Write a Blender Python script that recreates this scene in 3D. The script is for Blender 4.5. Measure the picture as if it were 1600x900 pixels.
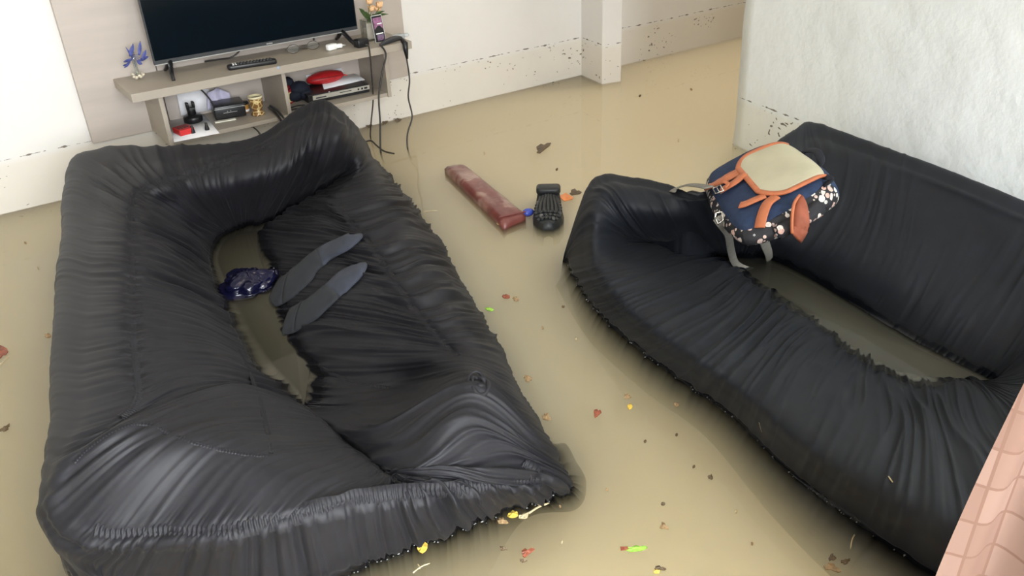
import bpy, bmesh, math, random
import numpy as np
from mathutils import Vector, Matrix
from mathutils.bvhtree import BVHTree

for o in list(bpy.data.objects):
    bpy.data.objects.remove(o, do_unlink=True)
S = bpy.context.scene
C = S.collection
random.seed(7)
PI = math.pi

# ------------------------------------------------------------------ camera
F_PX, CAM_H = 1307.7858, 1.38
MC = np.array([[0.8196579785663753, -0.31000841429049164, 0.48172147683238925],
               [-0.5713116805686919, -0.38072755740565345, 0.7270828636941609],
               [-0.0419971644073768, -0.8711723768009519, -0.48917780824636764]])
CAM = np.array([0, 0, CAM_H])
cd = bpy.data.cameras.new('camera')
cam = bpy.data.objects.new('camera', cd)
C.objects.link(cam)
cd.sensor_width = 36
cd.lens = F_PX / 1600 * 36
cd.clip_start = 0.02
m4 = Matrix.Identity(4)
for i in range(3):
    m4[i][0] = MC[i][0]; m4[i][1] = -MC[i][1]; m4[i][2] = -MC[i][2]; m4[i][3] = CAM[i]
cam.matrix_world = m4
S.camera = cam

# ------------------------------------------------------------------ light and exposure
S.view_settings.view_transform = 'Standard'
S.view_settings.look = 'None'
S.view_settings.gamma = 1
S.view_settings.exposure = 0.80
w = bpy.data.worlds.new('world'); S.world = w
w.use_nodes = True
w.node_tree.nodes['Background'].inputs[0].default_value = (0.75, 0.88, 1.0, 1)
w.node_tree.nodes['Background'].inputs[1].default_value = 0.6


def area(name, loc, target, sx, sy, power, col):
    l = bpy.data.lights.new(name, 'AREA')
    l.shape = 'RECTANGLE'; l.size = sx; l.size_y = sy; l.energy = power; l.color = col
    o = bpy.data.objects.new(name, l); C.objects.link(o)
    o.location = loc
    o.rotation_euler = (Vector(target) - Vector(loc)).to_track_quat('-Z', 'Y').to_euler()
    return o


area('doorway_daylight', (0.2, -1.5, 1.5), (0.8, 2.2, 0.1), 2.6, 1.8, 200, (0.93, 0.965, 1.0))
area('ceiling_lamp', (1.3, 2.4, 2.44), (1.3, 2.4, 0), 0.7, 0.7, 4, (1.0, 0.88, 0.72))
area('hallway_lamp', (4.2, 3.2, 2.4), (4.2, 3.2, 0), 0.4, 0.4, 12, (1.0, 0.9, 0.78))
S.cycles.max_bounces = 72
S.cycles.diffuse_bounces = 4
S.cycles.transparent_max_bounces = 24


# ------------------------------------------------------------------ helpers
def at(px, py, z=0.0):
    """point of the photograph at height z -> place in the room"""
    d = MC @ np.array([px - 800, py - 450, F_PX]); t = (z - CAM_H) / d[2]
    return CAM + t * d


def aty(px, py, y):
    d = MC @ np.array([px - 800, py - 450, F_PX]); t = y / d[1]
    return CAM + t * d


def px_ray(px, py):
    d = MC @ np.array([px - 800, py - 450, F_PX])
    return Vector(CAM), Vector(d / np.linalg.norm(d))


class MB:
    """collects shapes and links them as one mesh object"""
    def __init__(s): s.v = []; s.f = []; s.sm = []

    def add(s, vs, fs, smooth=False, M=None):
        b = len(s.v)
        for v in vs:
            v = Vector(v)
            s.v.append(tuple(M @ v if M else v))
        for f in fs: s.f.append(tuple(i + b for i in f)); s.sm.append(smooth)
        return s

    def box(s, c, d, M=None, rz=0, taper=1.0):
        x, y, z = d[0] / 2, d[1] / 2, d[2] / 2
        R = Matrix.Rotation(rz, 3, 'Z')
        vs = []
        for k in (-1, 1):
            q = taper if k > 0 else 1
            for a, b in ((-1, -1), (1, -1), (1, 1), (-1, 1)):
                p = R @ Vector((a * x * q, b * y * q, k * z)); vs.append(p + Vector(c))
        return s.add(vs, [(3, 2, 1, 0), (4, 5, 6, 7), (0, 1, 5, 4), (1, 2, 6, 5), (2, 3, 7, 6), (3, 0, 4, 7)], False, M)

    def rbox(s, c, d, r, M=None, rz=0, n=3, bulge=0.0):
        """box with rounded vertical corners and softened top and bottom rims"""
        x, y, z = d[0] / 2, d[1] / 2, d[2] / 2
        R = Matrix.Rotation(rz, 3, 'Z')
        def ring(ins, zz):
            out = []
            rr = max(r - ins, r * .3)
            for q, (a, b) in enumerate(((1, 1), (-1, 1), (-1, -1), (1, -1))):
                for k in range(n + 1):
                    t = (q + k / n) * PI / 2
                    out.append(Vector(c) + R @ Vector((a * (x - ins - rr) + rr * math.cos(t), b * (y - ins - rr) + rr * math.sin(t), zz)))
            return out
        e = min(r * .5, z * .6)
        rings = [ring(e, -z), ring(e * .3, -z + e * .3), ring(0, -z + e), ring(0, z - e), ring(e * .3, z - e * .3), ring(e, z)]
        m = len(rings[0]); vs = [p for g in rings for p in g]; fs = []
        for i in range(len(rings) - 1):
            for j in range(m):
                k = (j + 1) % m
                fs.append((i * m + j, i * m + k, (i + 1) * m + k, (i + 1) * m + j))
        fs.append(tuple(range(m))[::-1]); fs.append(tuple((len(rings) - 1) * m + j for j in range(m)))
        return s.add(vs, fs, True, M)

    def tube(s, pts, r, n=8, caps=True, M=None, flat=None):
        """tube along points; r a number or a list; flat=(ratio, normal) squashes it to a strap"""
        P = [Vector(p) for p in pts]; m = len(P)
        rs = r if isinstance(r, (list, tuple)) else [r] * m
        vs = []; up = Vector((0, 0, 1)) if flat is None else Vector(flat[1])
        prev = None
        for i, p in enumerate(P):
            t = (P[min(i + 1, m - 1)] - P[max(i - 1, 0)]).normalized()
            if flat is not None:
                nn = (up - t * up.dot(t)).normalized(); bb = t.cross(nn)
            else:
                if prev is None:
                    a = Vector((0, 0, 1)) if abs(t.z) < .9 else Vector((1, 0, 0))
                    nn = (a - t * a.dot(t)).normalized()
                else:
                    nn = (prev - t * prev.dot(t)).normalized()
                prev = nn; bb = t.cross(nn)
            q = 1 if flat is None else flat[0]
            for k in range(n):
                a = 2 * PI * k / n
                ca, sa = math.cos(a), math.sin(a)
                if flat is not None:
                    ca = math.copysign(abs(ca) ** .5, ca); sa = math.copysign(abs(sa) ** .35, sa)
                vs.append(p + bb * (rs[i] * sa) + nn * (rs[i] * q * ca))
        fs = [(i * n + k, i * n + (k + 1) % n, (i + 1) * n + (k + 1) % n, (i + 1) * n + k) for i in range(m - 1) for k in range(n)]
        if caps: fs += [tuple(range(n))[::-1], tuple((m - 1) * n + k for k in range(n))]
        return s.add(vs, fs, True, M)

    def lathe(s, prof, n=20, c=(0, 0, 0), M=None, rib=None):
        vs = []; fs = []
        for i, (r, z) in enumerate(prof):
            for k in range(n):
                a = 2 * PI * k / n
                rr = r * (1 + (rib[1] * math.cos(rib[0] * a) if rib else 0))
                vs.append((c[0] + rr * math.cos(a), c[1] + rr * math.sin(a), c[2] + z))
        m = len(prof)
        fs = [(i * n + k, i * n + (k + 1) % n, (i + 1) * n + (k + 1) % n, (i + 1) * n + k) for i in range(m - 1) for k in range(n)]
        fs += [tuple(range(n))[::-1], tuple((m - 1) * n + k for k in range(n))]
        return s.add(vs, fs, True, M)

    def prism(s, poly, z0, z1, M=None):
        n = len(poly)
        vs = [(x, y, z0) for x, y in poly] + [(x, y, z1) for x, y in poly]
        fs = [tuple(range(n))[::-1], tuple(range(n, 2 * n))] + [(i, (i + 1) % n, n + (i + 1) % n, n + i) for i in range(n)]
        return s.add(vs, fs, False, M)

    def grid(s, G, thick=None, smooth=True, closed=False):
        """G[i][j] points; thick = vector or number (down) gives it a second side"""
        a, b = len(G), len(G[0])
        top = [Vector(p) for r_ in G for p in r_]
        fs = [(i * b + j, (i + 1) * b + j, (i + 1) * b + j + 1, i * b + j + 1) for i in range(a - 1) for j in range(b - 1)]
        if thick is None: return s.add(top, fs, smooth)
        d = Vector(thick) if not isinstance(thick, (int, float)) else Vector((0, 0, -thick))
        n = a * b; vs = top + [p + d for p in top]
        f2 = fs + [tuple(n + i for i in f[::-1]) for f in fs]
        rim = [i * b for i in range(a)] + [(a - 1) * b + j for j in range(1, b)] + [i * b + b - 1 for i in range(a - 2, -1, -1)] + [j for j in range(b - 2, 0, -1)]
        for i in range(len(rim)):
            p, q = rim[i], rim[(i + 1) % len(rim)]
            f2.append((q, p, n + p, n + q))
        return s.add(vs, f2, smooth)

    def blob(s, c, d, n=10, m=7, M=None, jit=0):
        vs = []; fs = []
        for i in range(m + 1):
            t = PI * i / m
            for k in range(n):
                a = 2 * PI * k / n
                j = 1 + random.uniform(-jit, jit)
                vs.append((c[0] + d[0] * math.sin(t) * math.cos(a) * j, c[1] + d[1] * math.sin(t) * math.sin(a) * j, c[2] - d[2] * math.cos(t) * j))
        fs = [(i * n + k, i * n + (k + 1) % n, (i + 1) * n + (k + 1) % n, (i + 1) * n + k) for i in range(m) for k in range(n)]
        return s.add(vs, fs, True, M)

    def build(s, name, mat, parent=None, bevel=0, solidify=0):
        me = bpy.data.meshes.new(name)
        me.from_pydata(s.v, [], s.f); me.update()
        me.polygons.foreach_set('use_smooth', s.sm)
        bm = bmesh.new(); bm.from_mesh(me)
        bmesh.ops.remove_doubles(bm, verts=bm.verts, dist=1e-6)
        bmesh.ops.dissolve_degenerate(bm, edges=bm.edges, dist=1e-7)
        bmesh.ops.recalc_face_normals(bm, faces=bm.faces)
        bm.to_mesh(me); bm.free()
        if parent is not None:
            me.transform(parent_matrix(parent).inverted())
        o = bpy.data.objects.new(name, me); C.objects.link(o)
        if mat: me.materials.append(mat)
        if parent: o.parent = parent
        if solidify:
            md = o.modifiers.new('thickness', 'SOLIDIFY'); md.thickness = solidify; md.offset = 0
        if bevel:
            md = o.modifiers.new('bevel', 'BEVEL'); md.width = bevel; md.segments = 2; md.limit_method = 'ANGLE'
        return o


def parent_matrix(o):
    M = Matrix.Translation(o.location) @ o.rotation_euler.to_matrix().to_4x4()
    return parent_matrix(o.parent) @ M if o.parent else M


def tag(o, label=None, cat=None, group=None, kind=None):
    if label: o['label'] = label
    if cat: o['category'] = cat
    if group: o['group'] = group
    if kind: o['kind'] = kind
    return o


def thing(name, label, cat, loc=(0, 0, 0), group=None):
    o = bpy.data.objects.new(name, None); C.objects.link(o)
    o.empty_display_size = .05
    o.location = [float(x) for x in loc]
    return tag(o, label, cat, group)


# ---- materials
class NT:
    def __init__(s, name):
        s.m = bpy.data.materials.new(name); s.m.use_nodes = True
        s.t = s.m.node_tree; s.b = s.t.nodes['Principled BSDF']; s.o = s.t.nodes['Material Output']

    def n(s, typ, **kw):
        nd = s.t.nodes.new(typ)
        for k, v in kw.items():
            if k.startswith('_'): setattr(nd, k[1:], v)
            else:
                key = k.replace('__', ' ')
                nd.inputs[int(key[1:]) if key[0] == 'i' and key[1:].isdigit() else key].default_value = v
        return nd

    def l(s, a, ao, b, bi): s.t.links.new(a.outputs[ao], b.inputs[bi])

    def coord(s, scale=(1, 1, 1), kind='Object'):
        tc = s.n('ShaderNodeTexCoord'); mp = s.n('ShaderNodeMapping'); mp.inputs['Scale'].default_value = scale
        s.l(tc, kind, mp, 'Vector'); return mp

    def ramp(s, src, so, stops):
        r = s.n('ShaderNodeValToRGB'); e = r.color_ramp.elements
        while len(e) < len(stops): e.new(.5)
        for i, (p, c) in enumerate(stops):
            e[i].position = p; e[i].color = c if len(c) == 4 else (*c, 1)
        s.l(src, so, r, 'Fac'); return r


def col4(c): return (*c, 1)


def mat(name, c, rough=.5, var=.12, scale=30, bump=0.0, bscale=200, metal=0, spec=.5, sheen=0, coat=0, stretch=(1, 1, 1), trans=0, alpha=1, ior=1.45):
    t = NT(name); b = t.b
    b.inputs['Roughness'].default_value = rough; b.inputs['Metallic'].default_value = metal
    b.inputs['Specular IOR Level'].default_value = spec
    b.inputs['Sheen Weight'].default_value = sheen; b.inputs['Coat Weight'].default_value = coat
    b.inputs['Transmission Weight'].default_value = trans; b.inputs['IOR'].default_value = ior
    b.inputs['Alpha'].default_value = alpha
    mp = t.coord(stretch)
    nz = t.n('ShaderNodeTexNoise', Scale=scale, Detail=4.0); t.l(mp, 'Vector', nz, 'Vector')
    r = t.ramp(nz, 'Fac', [(.25, tuple(x * (1 - var) for x in c)), (.75, tuple(min(1, x * (1 + var)) for x in c))])
    t.l(r, 'Color', b, 'Base Color')
    if bump:
        n2 = t.n('ShaderNodeTexNoise', Scale=bscale, Detail=3.0); t.l(mp, 'Vector', n2, 'Vector')
        bp = t.n('ShaderNodeBump', Strength=bump, Distance=.004); t.l(n2, 'Fac', bp, 'Height'); t.l(bp, 'Normal', b, 'Normal')
    return t.m


def cr(P, t):
    """Catmull-Rom through numpy rows P at t in [0, len-1]"""
    P = np.asarray(P, float); n = len(P)
    t = np.clip(np.asarray(t, float), 0, n - 1 - 1e-9); i = t.astype(int); u = (t - i)[:, None]
    p0 = P[np.maximum(i - 1, 0)]; p1 = P[i]; p2 = P[i + 1]; p3 = P[np.minimum(i + 2, n - 1)]
    return .5 * (2 * p1 + (p2 - p0) * u + (2 * p0 - 5 * p1 + 4 * p2 - p3) * u * u + (3 * p1 - p0 - 3 * p2 + p3) * u ** 3)


def curve(pts, n): return [Vector(p) for p in cr(np.array([list(p) for p in pts]), np.linspace(0, len(pts) - 1, n))]


def hsh(i, j, k=0):
    h = (i * 374761393 + j * 668265263 + k * 974634777) & 0x7fffffff
    h = ((h ^ (h >> 13)) * 1274126177) & 0x7fffffff
    return ((h ^ (h >> 16)) & 0xffff) / 65535.0


def noise2(x, y, seed=0):
    x = np.asarray(x, float); y = np.asarray(y, float)
    i = np.floor(x).astype(np.int64); j = np.floor(y).astype(np.int64)
    u = x - i; v = y - j; u = u * u * (3 - 2 * u); v = v * v * (3 - 2 * v)
    a = hsh(i, j, seed); b = hsh(i + 1, j, seed); c = hsh(i, j + 1, seed); d = hsh(i + 1, j + 1, seed)
    return (a * (1 - u) + b * u) * (1 - v) + (c * (1 - u) + d * u) * v


# ------------------------------------------------------------------ setting: walls, ceiling, floor, water
def wall_mat(name, c, flood=True, bump=.25):
    t = NT(name); b = t.b; b.inputs['Roughness'].default_value = .7; b.inputs['Specular IOR Level'].default_value = .25
    mp = t.coord()
    nz = t.n('ShaderNodeTexNoise', Scale=2.2, Detail=6.0, Roughness=.6); t.l(mp, 'Vector', nz, 'Vector')
    base = t.ramp(nz, 'Fac', [(.3, tuple(x * .94 for x in c)), (.7, c)])
    src = base
    if flood:
        sep = t.n('ShaderNodeSeparateXYZ'); t.l(mp, 'Vector', sep, 'Vector')
        # silt veil below the flood mark
        veil = t.n('ShaderNodeMapRange', _interpolation_type='SMOOTHSTEP'); 
        for k, v in (('From Min', .20), ('From Max', .235), ('To Min', 1.0), ('To Max', 0.0)): veil.inputs[k].default_value = v
        wob = t.n('ShaderNodeTexNoise', Scale=3.0, Detail=2.0); t.l(mp, 'Vector', wob, 'Vector')
        wz = t.n('ShaderNodeMath', _operation='MULTIPLY_ADD', i1=.012); t.l(wob, 'Fac', wz, 0); t.l(sep, 'Z', wz, 2)
        t.l(wz, 'Value', veil, 'Value')
        mx = t.n('ShaderNodeMix', _data_type='RGBA', _blend_type='MULTIPLY'); mx.inputs['B'].default_value = (.97, .94, .88, 1)
        t.l(veil, 'Result', mx, 'Factor'); t.l(base, 'Color', mx, 'A')
        # specks of dirt that the water left
        mp2 = t.coord((1.0, 1.0, 1.7))
        dn = t.n('ShaderNodeTexNoise', Scale=9.0, Detail=3.0); t.l(mp2, 'Vector', dn, 'Vector')
        dm = t.n('ShaderNodeMix', _data_type='RGBA', _blend_type='LINEAR_LIGHT'); dm.inputs['Factor'].default_value = .07
        t.l(mp2, 'Vector', dm, 'A'); t.l(dn, 'Color', dm, 'B')
        vo = t.n('ShaderNodeTexVoronoi', Scale=34.0, Randomness=1.0); t.l(dm, 'Result', vo, 'Vector')
        keep = t.n('ShaderNodeTexNoise', Scale=5.0, Detail=4.0); t.l(mp, 'Vector', keep, 'Vector')
        thr = t.n('ShaderNodeMapRange');
        for k, v in (('From Min', .42), ('From Max', .72), ('To Min', -.05), ('To Max', .40)): thr.inputs[k].default_value = v
        t.l(keep, 'Fac', thr, 'Value')
        sp = t.n('ShaderNodeMath', _operation='LESS_THAN'); t.l(vo, 'Distance', sp, 0); t.l(thr, 'Result', sp, 1)
        vis = t.n('ShaderNodeMath', _operation='GREATER_THAN', i1=.38)
        sc = t.n('ShaderNodeSeparateColor'); t.l(vo, 'Color', sc, 'Color'); t.l(sc, 'Red', vis, 0)
        a1 = t.n('ShaderNodeMath', _operation='MULTIPLY'); t.l(sp, 'Value', a1, 0); t.l(vis, 'Value', a1, 1)
        a2 = t.n('ShaderNodeMath', _operation='MULTIPLY'); t.l(a1, 'Value', a2, 0); t.l(veil, 'Result', a2, 1)
        # the dashed tide line itself
        d0 = t.n('ShaderNodeMath', _operation='ADD', i1=-.232); t.l(wz, 'Value', d0, 0)
        d1 = t.n('ShaderNodeMath', _operation='ABSOLUTE'); t.l(d0, 'Value', d1, 0)
        ln = t.n('ShaderNodeTexNoise', Scale=22.0, Detail=4.0); t.l(mp, 'Vector', ln, 'Vector')
        lw = t.n('ShaderNodeMapRange');
        for k, v in (('From Min', .48), ('From Max', .75), ('To Min', 0.0), ('To Max', .007)): lw.inputs[k].default_value = v
        t.l(ln, 'Fac', lw, 'Value')
        li = t.n('ShaderNodeMath', _operation='LESS_THAN'); t.l(d1, 'Value', li, 0); t.l(lw, 'Result', li, 1)
        a3 = t.n('ShaderNodeMath', _operation='MAXIMUM'); t.l(a2, 'Value', a3, 0); t.l(li, 'Value', a3, 1)
        a4 = t.n('ShaderNodeMath', _operation='MULTIPLY', i1=.85); t.l(a3, 'Value', a4, 0)
        m2 = t.n('ShaderNodeMix', _data_type='RGBA'); m2.inputs['B'].default_value = (.10, .075, .05, 1)
        t.l(a4, 'Value', m2, 'Factor'); t.l(mx, 'Result', m2, 'A')
        t.l(m2, 'Result', b, 'Base Color')
    else:
        t.l(base, 'Color', b, 'Base Color')
    n1 = t.n('ShaderNodeTexNoise', Scale=7.0, Detail=5.0, Roughness=.55); t.l(mp, 'Vector', n1, 'Vector')
    bp = t.n('ShaderNodeBump', Strength=bump, Distance=.02); t.l(n1, 'Fac', bp, 'Height'); t.l(bp, 'Normal', b, 'Normal')
    return t.m


M_wall = wall_mat('painted_wall', (.74, .72, .69))
M_rwall = wall_mat('rough_plaster', (.83, .865, .855), bump=.5)
M_ceil = mat('ceiling_paint', (.58, .57, .54), .8, .03)
M_floor = mat('mud_floor', (.35, .29, .18), .9)


def struct(name, mb, m, **k):
    return tag(mb.build(name, m, **k), kind='structure')


D2 = Vector((0.15468, 0.98796, 0))                      # the right wall runs this way
WY = 3.955
struct('floor', MB().box((1.2, 1.3, -.62), (9.6, 6.4, .06)), M_floor)
struct('wall_back', MB().box((1.2, WY + .06, .95), (9.4, .12, 3.1)), M_wall)
pil = MB().prism([(3.205, WY + .02), (3.162, 3.715), (3.285, 3.688), (3.44, WY + .02)], -.6, 2.5)
struct('trim_pillar', pil, M_wall, bevel=.006)
# rough right wall: a slab with an uneven face
e0 = Vector((2.959, 2.528, 0)); G = []
nn = Vector((D2.y, -D2.x, 0))
rw = MB(); Lw = 4.4
NI, NJ = 70, 60
for face in (0, 1):
    g = []
    for i in range(NI + 1):
        row = []
        s_ = Lw * i / NI
        for j in range(NJ + 1):
            z = -.6 + 3.1 * j / NJ
            wob = (.016 * float(noise2(s_ * 3 + 5, z * 3, 3)) + .008 * float(noise2(s_ * 9, z * 9, 4)) - .012) if face == 0 else 0
            e = .012 * (float(noise2(z * 7, 1.5, 9)) - .5) if i == 0 else 0
            p = e0 - D2 * (s_ + e) + nn * (wob * -1 if face == 0 else .18)
            row.append((p.x, p.y, z))
        g.append(row)
    rw.grid(g)
    if face == 0: g0 = g
    else:
        rw.grid([[g0[0][j], g[0][j]] for j in range(NJ + 1)], smooth=False)
        rw.grid([[g0[i][NJ], g[i][NJ]] for i in range(NI + 1)], smooth=False)
struct('wall_right', rw, M_rwall)
struct('wall_left', MB().box((-3.2, 1.1, .95), (.12, 5.8, 3.1)), M_wall)
struct('wall_hallway', MB().box((5.6, 1.6, .95), (.12, 4.8, 3.1)), M_wall)
wf = MB()                                               # front wall with the wide doorway the daylight comes through
wf.box((-2.2, -1.75, .95), (2.2, .12, 3.1)); wf.box((3.6, -1.75, .95), (4.2, .12, 3.1)); wf.box((.2, -1.75, 2.45), (2.6, .12, .1))
struct('wall_front', wf, M_wall)
struct('ceiling', MB().box((1.2, 1.1, 2.55), (9.4, 5.9, .1)), M_ceil)


def water_mat():
    t = NT('flood_water')
    t.t.nodes.remove(t.b)
    tr = t.n('ShaderNodeBsdfTransparent'); gl = t.n('ShaderNodeBsdfGlossy', Roughness=.03)
    fr = t.n('ShaderNodeFresnel', IOR=1.33)
    mp = t.coord()
    nz = t.n('ShaderNodeTexNoise', Scale=2.5, Detail=2.0); t.l(mp, 'Vector', nz, 'Vector')
    bp = t.n('ShaderNodeBump', Strength=.06, Distance=.02); t.l(nz, 'Fac', bp, 'Height'); t.l(bp, 'Normal', gl, 'Normal')
    mx = t.n('ShaderNodeMixShader'); t.l(fr, 'Fac', mx, 'Fac'); t.l(tr, 'BSDF', mx, 1); t.l(gl, 'BSDF', mx, 2)
    t.l(mx, 'Shader', t.o, 'Surface')
    vs = t.n('ShaderNodeVolumeScatter', Density=15.0, Anisotropy=.0); vs.inputs['Color'].default_value = (1.0, .95, .74, 1)
    va = t.n('ShaderNodeVolumeAbsorption', Density=1.0); va.inputs['Color'].default_value = (1.0, .775, .03, 1)
    ad = t.n('ShaderNodeAddShader'); t.l(vs, 'Volume', ad, 0); t.l(va, 'Volume', ad, 1); t.l(ad, 'Shader', t.o, 'Volume')
    return t.m


S.cycles.volume_bounces = 64
struct('water_surface', MB().box((1.2, 1.15, -.29), (8.7, 5.65, .58)), water_mat())


# ------------------------------------------------------------------ the two sofas in stretch covers
def fabric_mat(name, c, rough=.5):
    t = NT(name); b = t.b
    b.inputs['Sheen Weight'].default_value = .02; b.inputs['Sheen Roughness'].default_value = .4
    b.inputs['Specular IOR Level'].default_value = .34
    mp = t.coord()
    nz = t.n('ShaderNodeTexNoise', Scale=14.0, Detail=5.0); t.l(mp, 'Vector', nz, 'Vector')
    r = t.ramp(nz, 'Fac', [(.3, tuple(x * .8 for x in c)), (.7, tuple(x * 1.2 for x in c))])
    # soaked hem just above the water line is darker and shiny
    sep = t.n('ShaderNodeSeparateXYZ'); t.l(mp, 'Vector', sep, 'Vector')
    wn = t.n('ShaderNodeTexNoise', Scale=18.0, Detail=2.0); t.l(mp, 'Vector', wn, 'Vector')
    ws = t.n('ShaderNodeMath', _operation='MULTIPLY_ADD', i1=-.03); t.l(wn, 'Fac', ws, 0); t.l(sep, 'Z', ws, 2)
    wet = t.n('ShaderNodeMapRange')
    for k, v in (('From Min', -.005), ('From Max', .02), ('To Min', 1.0), ('To Max', 0.0)): wet.inputs[k].default_value = v
    t.l(ws, 'Value', wet, 'Value')
    mx = t.n('ShaderNodeMix', _data_type='RGBA', _blend_type='MULTIPLY'); mx.inputs['B'].default_value = (.3, .3, .33, 1)
    t.l(wet, 'Result', mx, 'Factor'); t.l(r, 'Color', mx, 'A'); t.l(mx, 'Result', b, 'Base Color')
    rg = t.n('ShaderNodeMapRange')
    for k, v in (('To Min', rough), ('To Max', .12)): rg.inputs[k].default_value = v
    t.l(wet, 'Result', rg, 'Value'); t.l(rg, 'Result', b, 'Roughness')
    wv = t.n('ShaderNodeTexNoise', Scale=900.0, Detail=1.0); t.l(mp, 'Vector', wv, 'Vector')
    bp = t.n('ShaderNodeBump', Strength=.12, Distance=.001); t.l(wv, 'Fac', bp, 'Height'); t.l(bp, 'Normal', b, 'Normal')
    return t.m


class Cover:
    """A closed loop of section curves round the flooded seat of a sofa.
    Each section runs pool -> cushion -> seam -> outer edge -> under water."""
    K = 9

    def __init__(s, secs, cen, NU=1150, per=20, seed=1, amp=1.0, skew=0.0, bands=(), amps=(), ruff=()):
        rows = []
        for sec in secs:
            pts = []
            for q in sec:
                if q[0] == 'r': p = pts[-1] + np.array(q[1:4])
                elif q[0] == 'z': p = np.array([pts[-1][0] + q[2], pts[-1][1] + q[3], q[1]])
                else: p = at(*q)
                pts.append(p)
            p1 = pts[0]; c = np.array(cen(p1)); d = c - p1[:2]; L = np.linalg.norm(d) + 1e-6
            sub = np.array([p1[0] + d[0] / L * min(.045, L * .5), p1[1] + d[1] / L * min(.045, L * .5), -.009])
            pts = [sub] + pts
            while len(pts) < s.K:
                e = pts[-1].copy(); e[2] = -.25; pts.append(e)
            rows.append(np.array(pts[:s.K]))
        R = np.array(rows); n = len(R); s.n = n
        R2 = np.concatenate([R[-2:], R, R[:3]])
        # dense in u, then resample by arc length so folds keep their size
        du = 24; tt = np.arange(n * du + 1) / du
        D = np.stack([cr(R2[:, k], tt + 2) for k in range(s.K)], 1)
        mid = D[:, 2:6].mean(1); outer = D[:, 4]
        seg = .5 * np.linalg.norm(np.diff(mid, axis=0), axis=1) + .5 * np.linalg.norm(np.diff(outer, axis=0), axis=1) + .0015
        cum = np.concatenate([[0], np.cumsum(seg)]); s.cum = cum; s.tt = tt
        sl = np.linspace(0, cum[-1], NU + 1)[:-1]; s.NU = NU
        s.u_of = np.interp(sl, cum, tt)
        ctrl = np.stack([np.stack([np.interp(sl, cum, D[:, k, a]) for a in range(3)], 1) for k in range(s.K)], 1)
        vv = np.linspace(0, s.K - 1, (s.K - 1) * per + 1); s.NV = len(vv); s.vv = vv
        P = np.stack([cr(ctrl[i], vv) for i in range(NU)])
        N = s.normals(P)
        # arc-length coordinates
        t = np.concatenate([np.zeros((NU, 1)), np.cumsum(np.linalg.norm(np.diff(P, axis=1), axis=2), 1)], 1)
        tb = t - t[:, [4 * per]]
        SL = np.repeat(sl[:, None], s.NV, 1)
        s.SL = SL; s.t = t; s.tb = tb
        per_len = cum[-1]
        def pn(fx, fy, seed, sk=0.0):                     # noise that closes round the loop
            x = (SL + sk * tb) ; k = round(per_len * fx)
            a = noise2(x * k / per_len, t * fy, seed); b = noise2((x - per_len) * k / per_len, t * fy, seed)
            m = np.clip((SL - (per_len - .3)) / .3, 0, 1); return a * (1 - m) + b * m
        warp = (pn(2.5, 2.0, seed + 5) - .5) * .10
        S0 = SL; SL = SL + warp
        big = np.abs(2 * pn(15, 1.3, seed, skew) - 1); big = 1 - big
        med = 1 - np.abs(2 * pn(34, 2.6, seed + 1, skew) - 1)
        fin = pn(85, 5, seed + 2, skew) - .5
        patch = np.clip(pn(3.0, 2.5, seed + 3) * 2 - .45, .12, 1.15)
        lump = pn(4, 4, seed + 4) - .5
        env = (np.clip((s.K - 1 - vv) / .6, 0, 1) * np.clip((vv - .15) / .6, 0, 1))[None, :]
        def ramp_u(a, b, soft=.5):
            m_ = np.zeros(NU)
            for o_ in (-n, 0, n): m_ = np.maximum(m_, np.clip(np.minimum(s.u_of - a - o_, b - s.u_of + o_) / soft + .5, 0, 1))
            return m_[:, None]
        aa = np.ones((NU, s.NV)); vo = np.clip((vv - 4.6) / .7, 0, 1)[None, :]
        for a, b, ai, ao in amps:
            m_ = ramp_u(a, b); aa = aa * (1 - m_) + m_ * (ai * (1 - vo) + ao * vo)
        patch = patch * aa
        disp = amp * env * (patch * (.015 * (big ** 2 - .3) + (.0115 * (med ** 2 - .3))) + aa * .0042 * fin) + .010 * lump * env
        # tight gathers beside the seam line (index 4) and the soaked hem
        on = np.zeros(NU)
        for a, b in bands:
            for o_ in (-n, 0, n): on = np.maximum(on, np.clip(np.minimum(s.u_of - a - o_, b - s.u_of + o_) / .5, 0, 1))
        on = on[:, None]
        g = on * np.exp(-(tb / .035) ** 2)
        SL = S0
        disp += amp * .0032 * g * np.sin(2 * PI * S0 / .0105 + 3 * fin) - .006 * on * np.exp(-(tb / .012) ** 2)
        for a, b, am in ruff:                             # hanging ruffles below the seam
            rf = pn(55, .8, seed + 7) * .65 + pn(120, 1.5, seed + 8) * .35
            disp += ramp_u(a, b, .8) * np.clip((vv - 4.05) / .5, 0, 1)[None, :] * env * am * (1 - np.abs(2 * rf - 1) - .55)
        P = P + N * disp[..., None]
        s.P = P; s.N = s.normals(P)
        s.bvh = None

    def normals(s, P):
        du = np.roll(P, -1, 0) - np.roll(P, 1, 0); dv = np.gradient(P, axis=1)
        n = np.cross(dv, du); n /= np.linalg.norm(n, axis=2, keepdims=True) + 1e-12
        if (n[:, s.NV // 2, 2]).mean() < 0: n = -n
        return n

    def part(s, name, mat, parent, test):
        """faces whose (u station, v index) passes test"""
        NU, NV = s.NU, s.NV
        uu = s.u_of[:, None]; vm = .5 * (s.vv[1:] + s.vv[:-1])[None, :]
        ok = test(uu, vm) & np.ones((NU, NV - 1), bool)
        I, J = np.nonzero(ok)
        a = I * NV + J; b = ((I + 1) % NU) * NV + J
        F = np.stack([a, b, b + 1, a + 1], 1)
        used, inv = np.unique(F, return_inverse=True); F = inv.reshape(F.shape)
        V = s.P.reshape(-1, 3)[used]; NN = s.N.reshape(-1, 3)[used]
        me = bpy.data.meshes.new(name)
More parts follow.
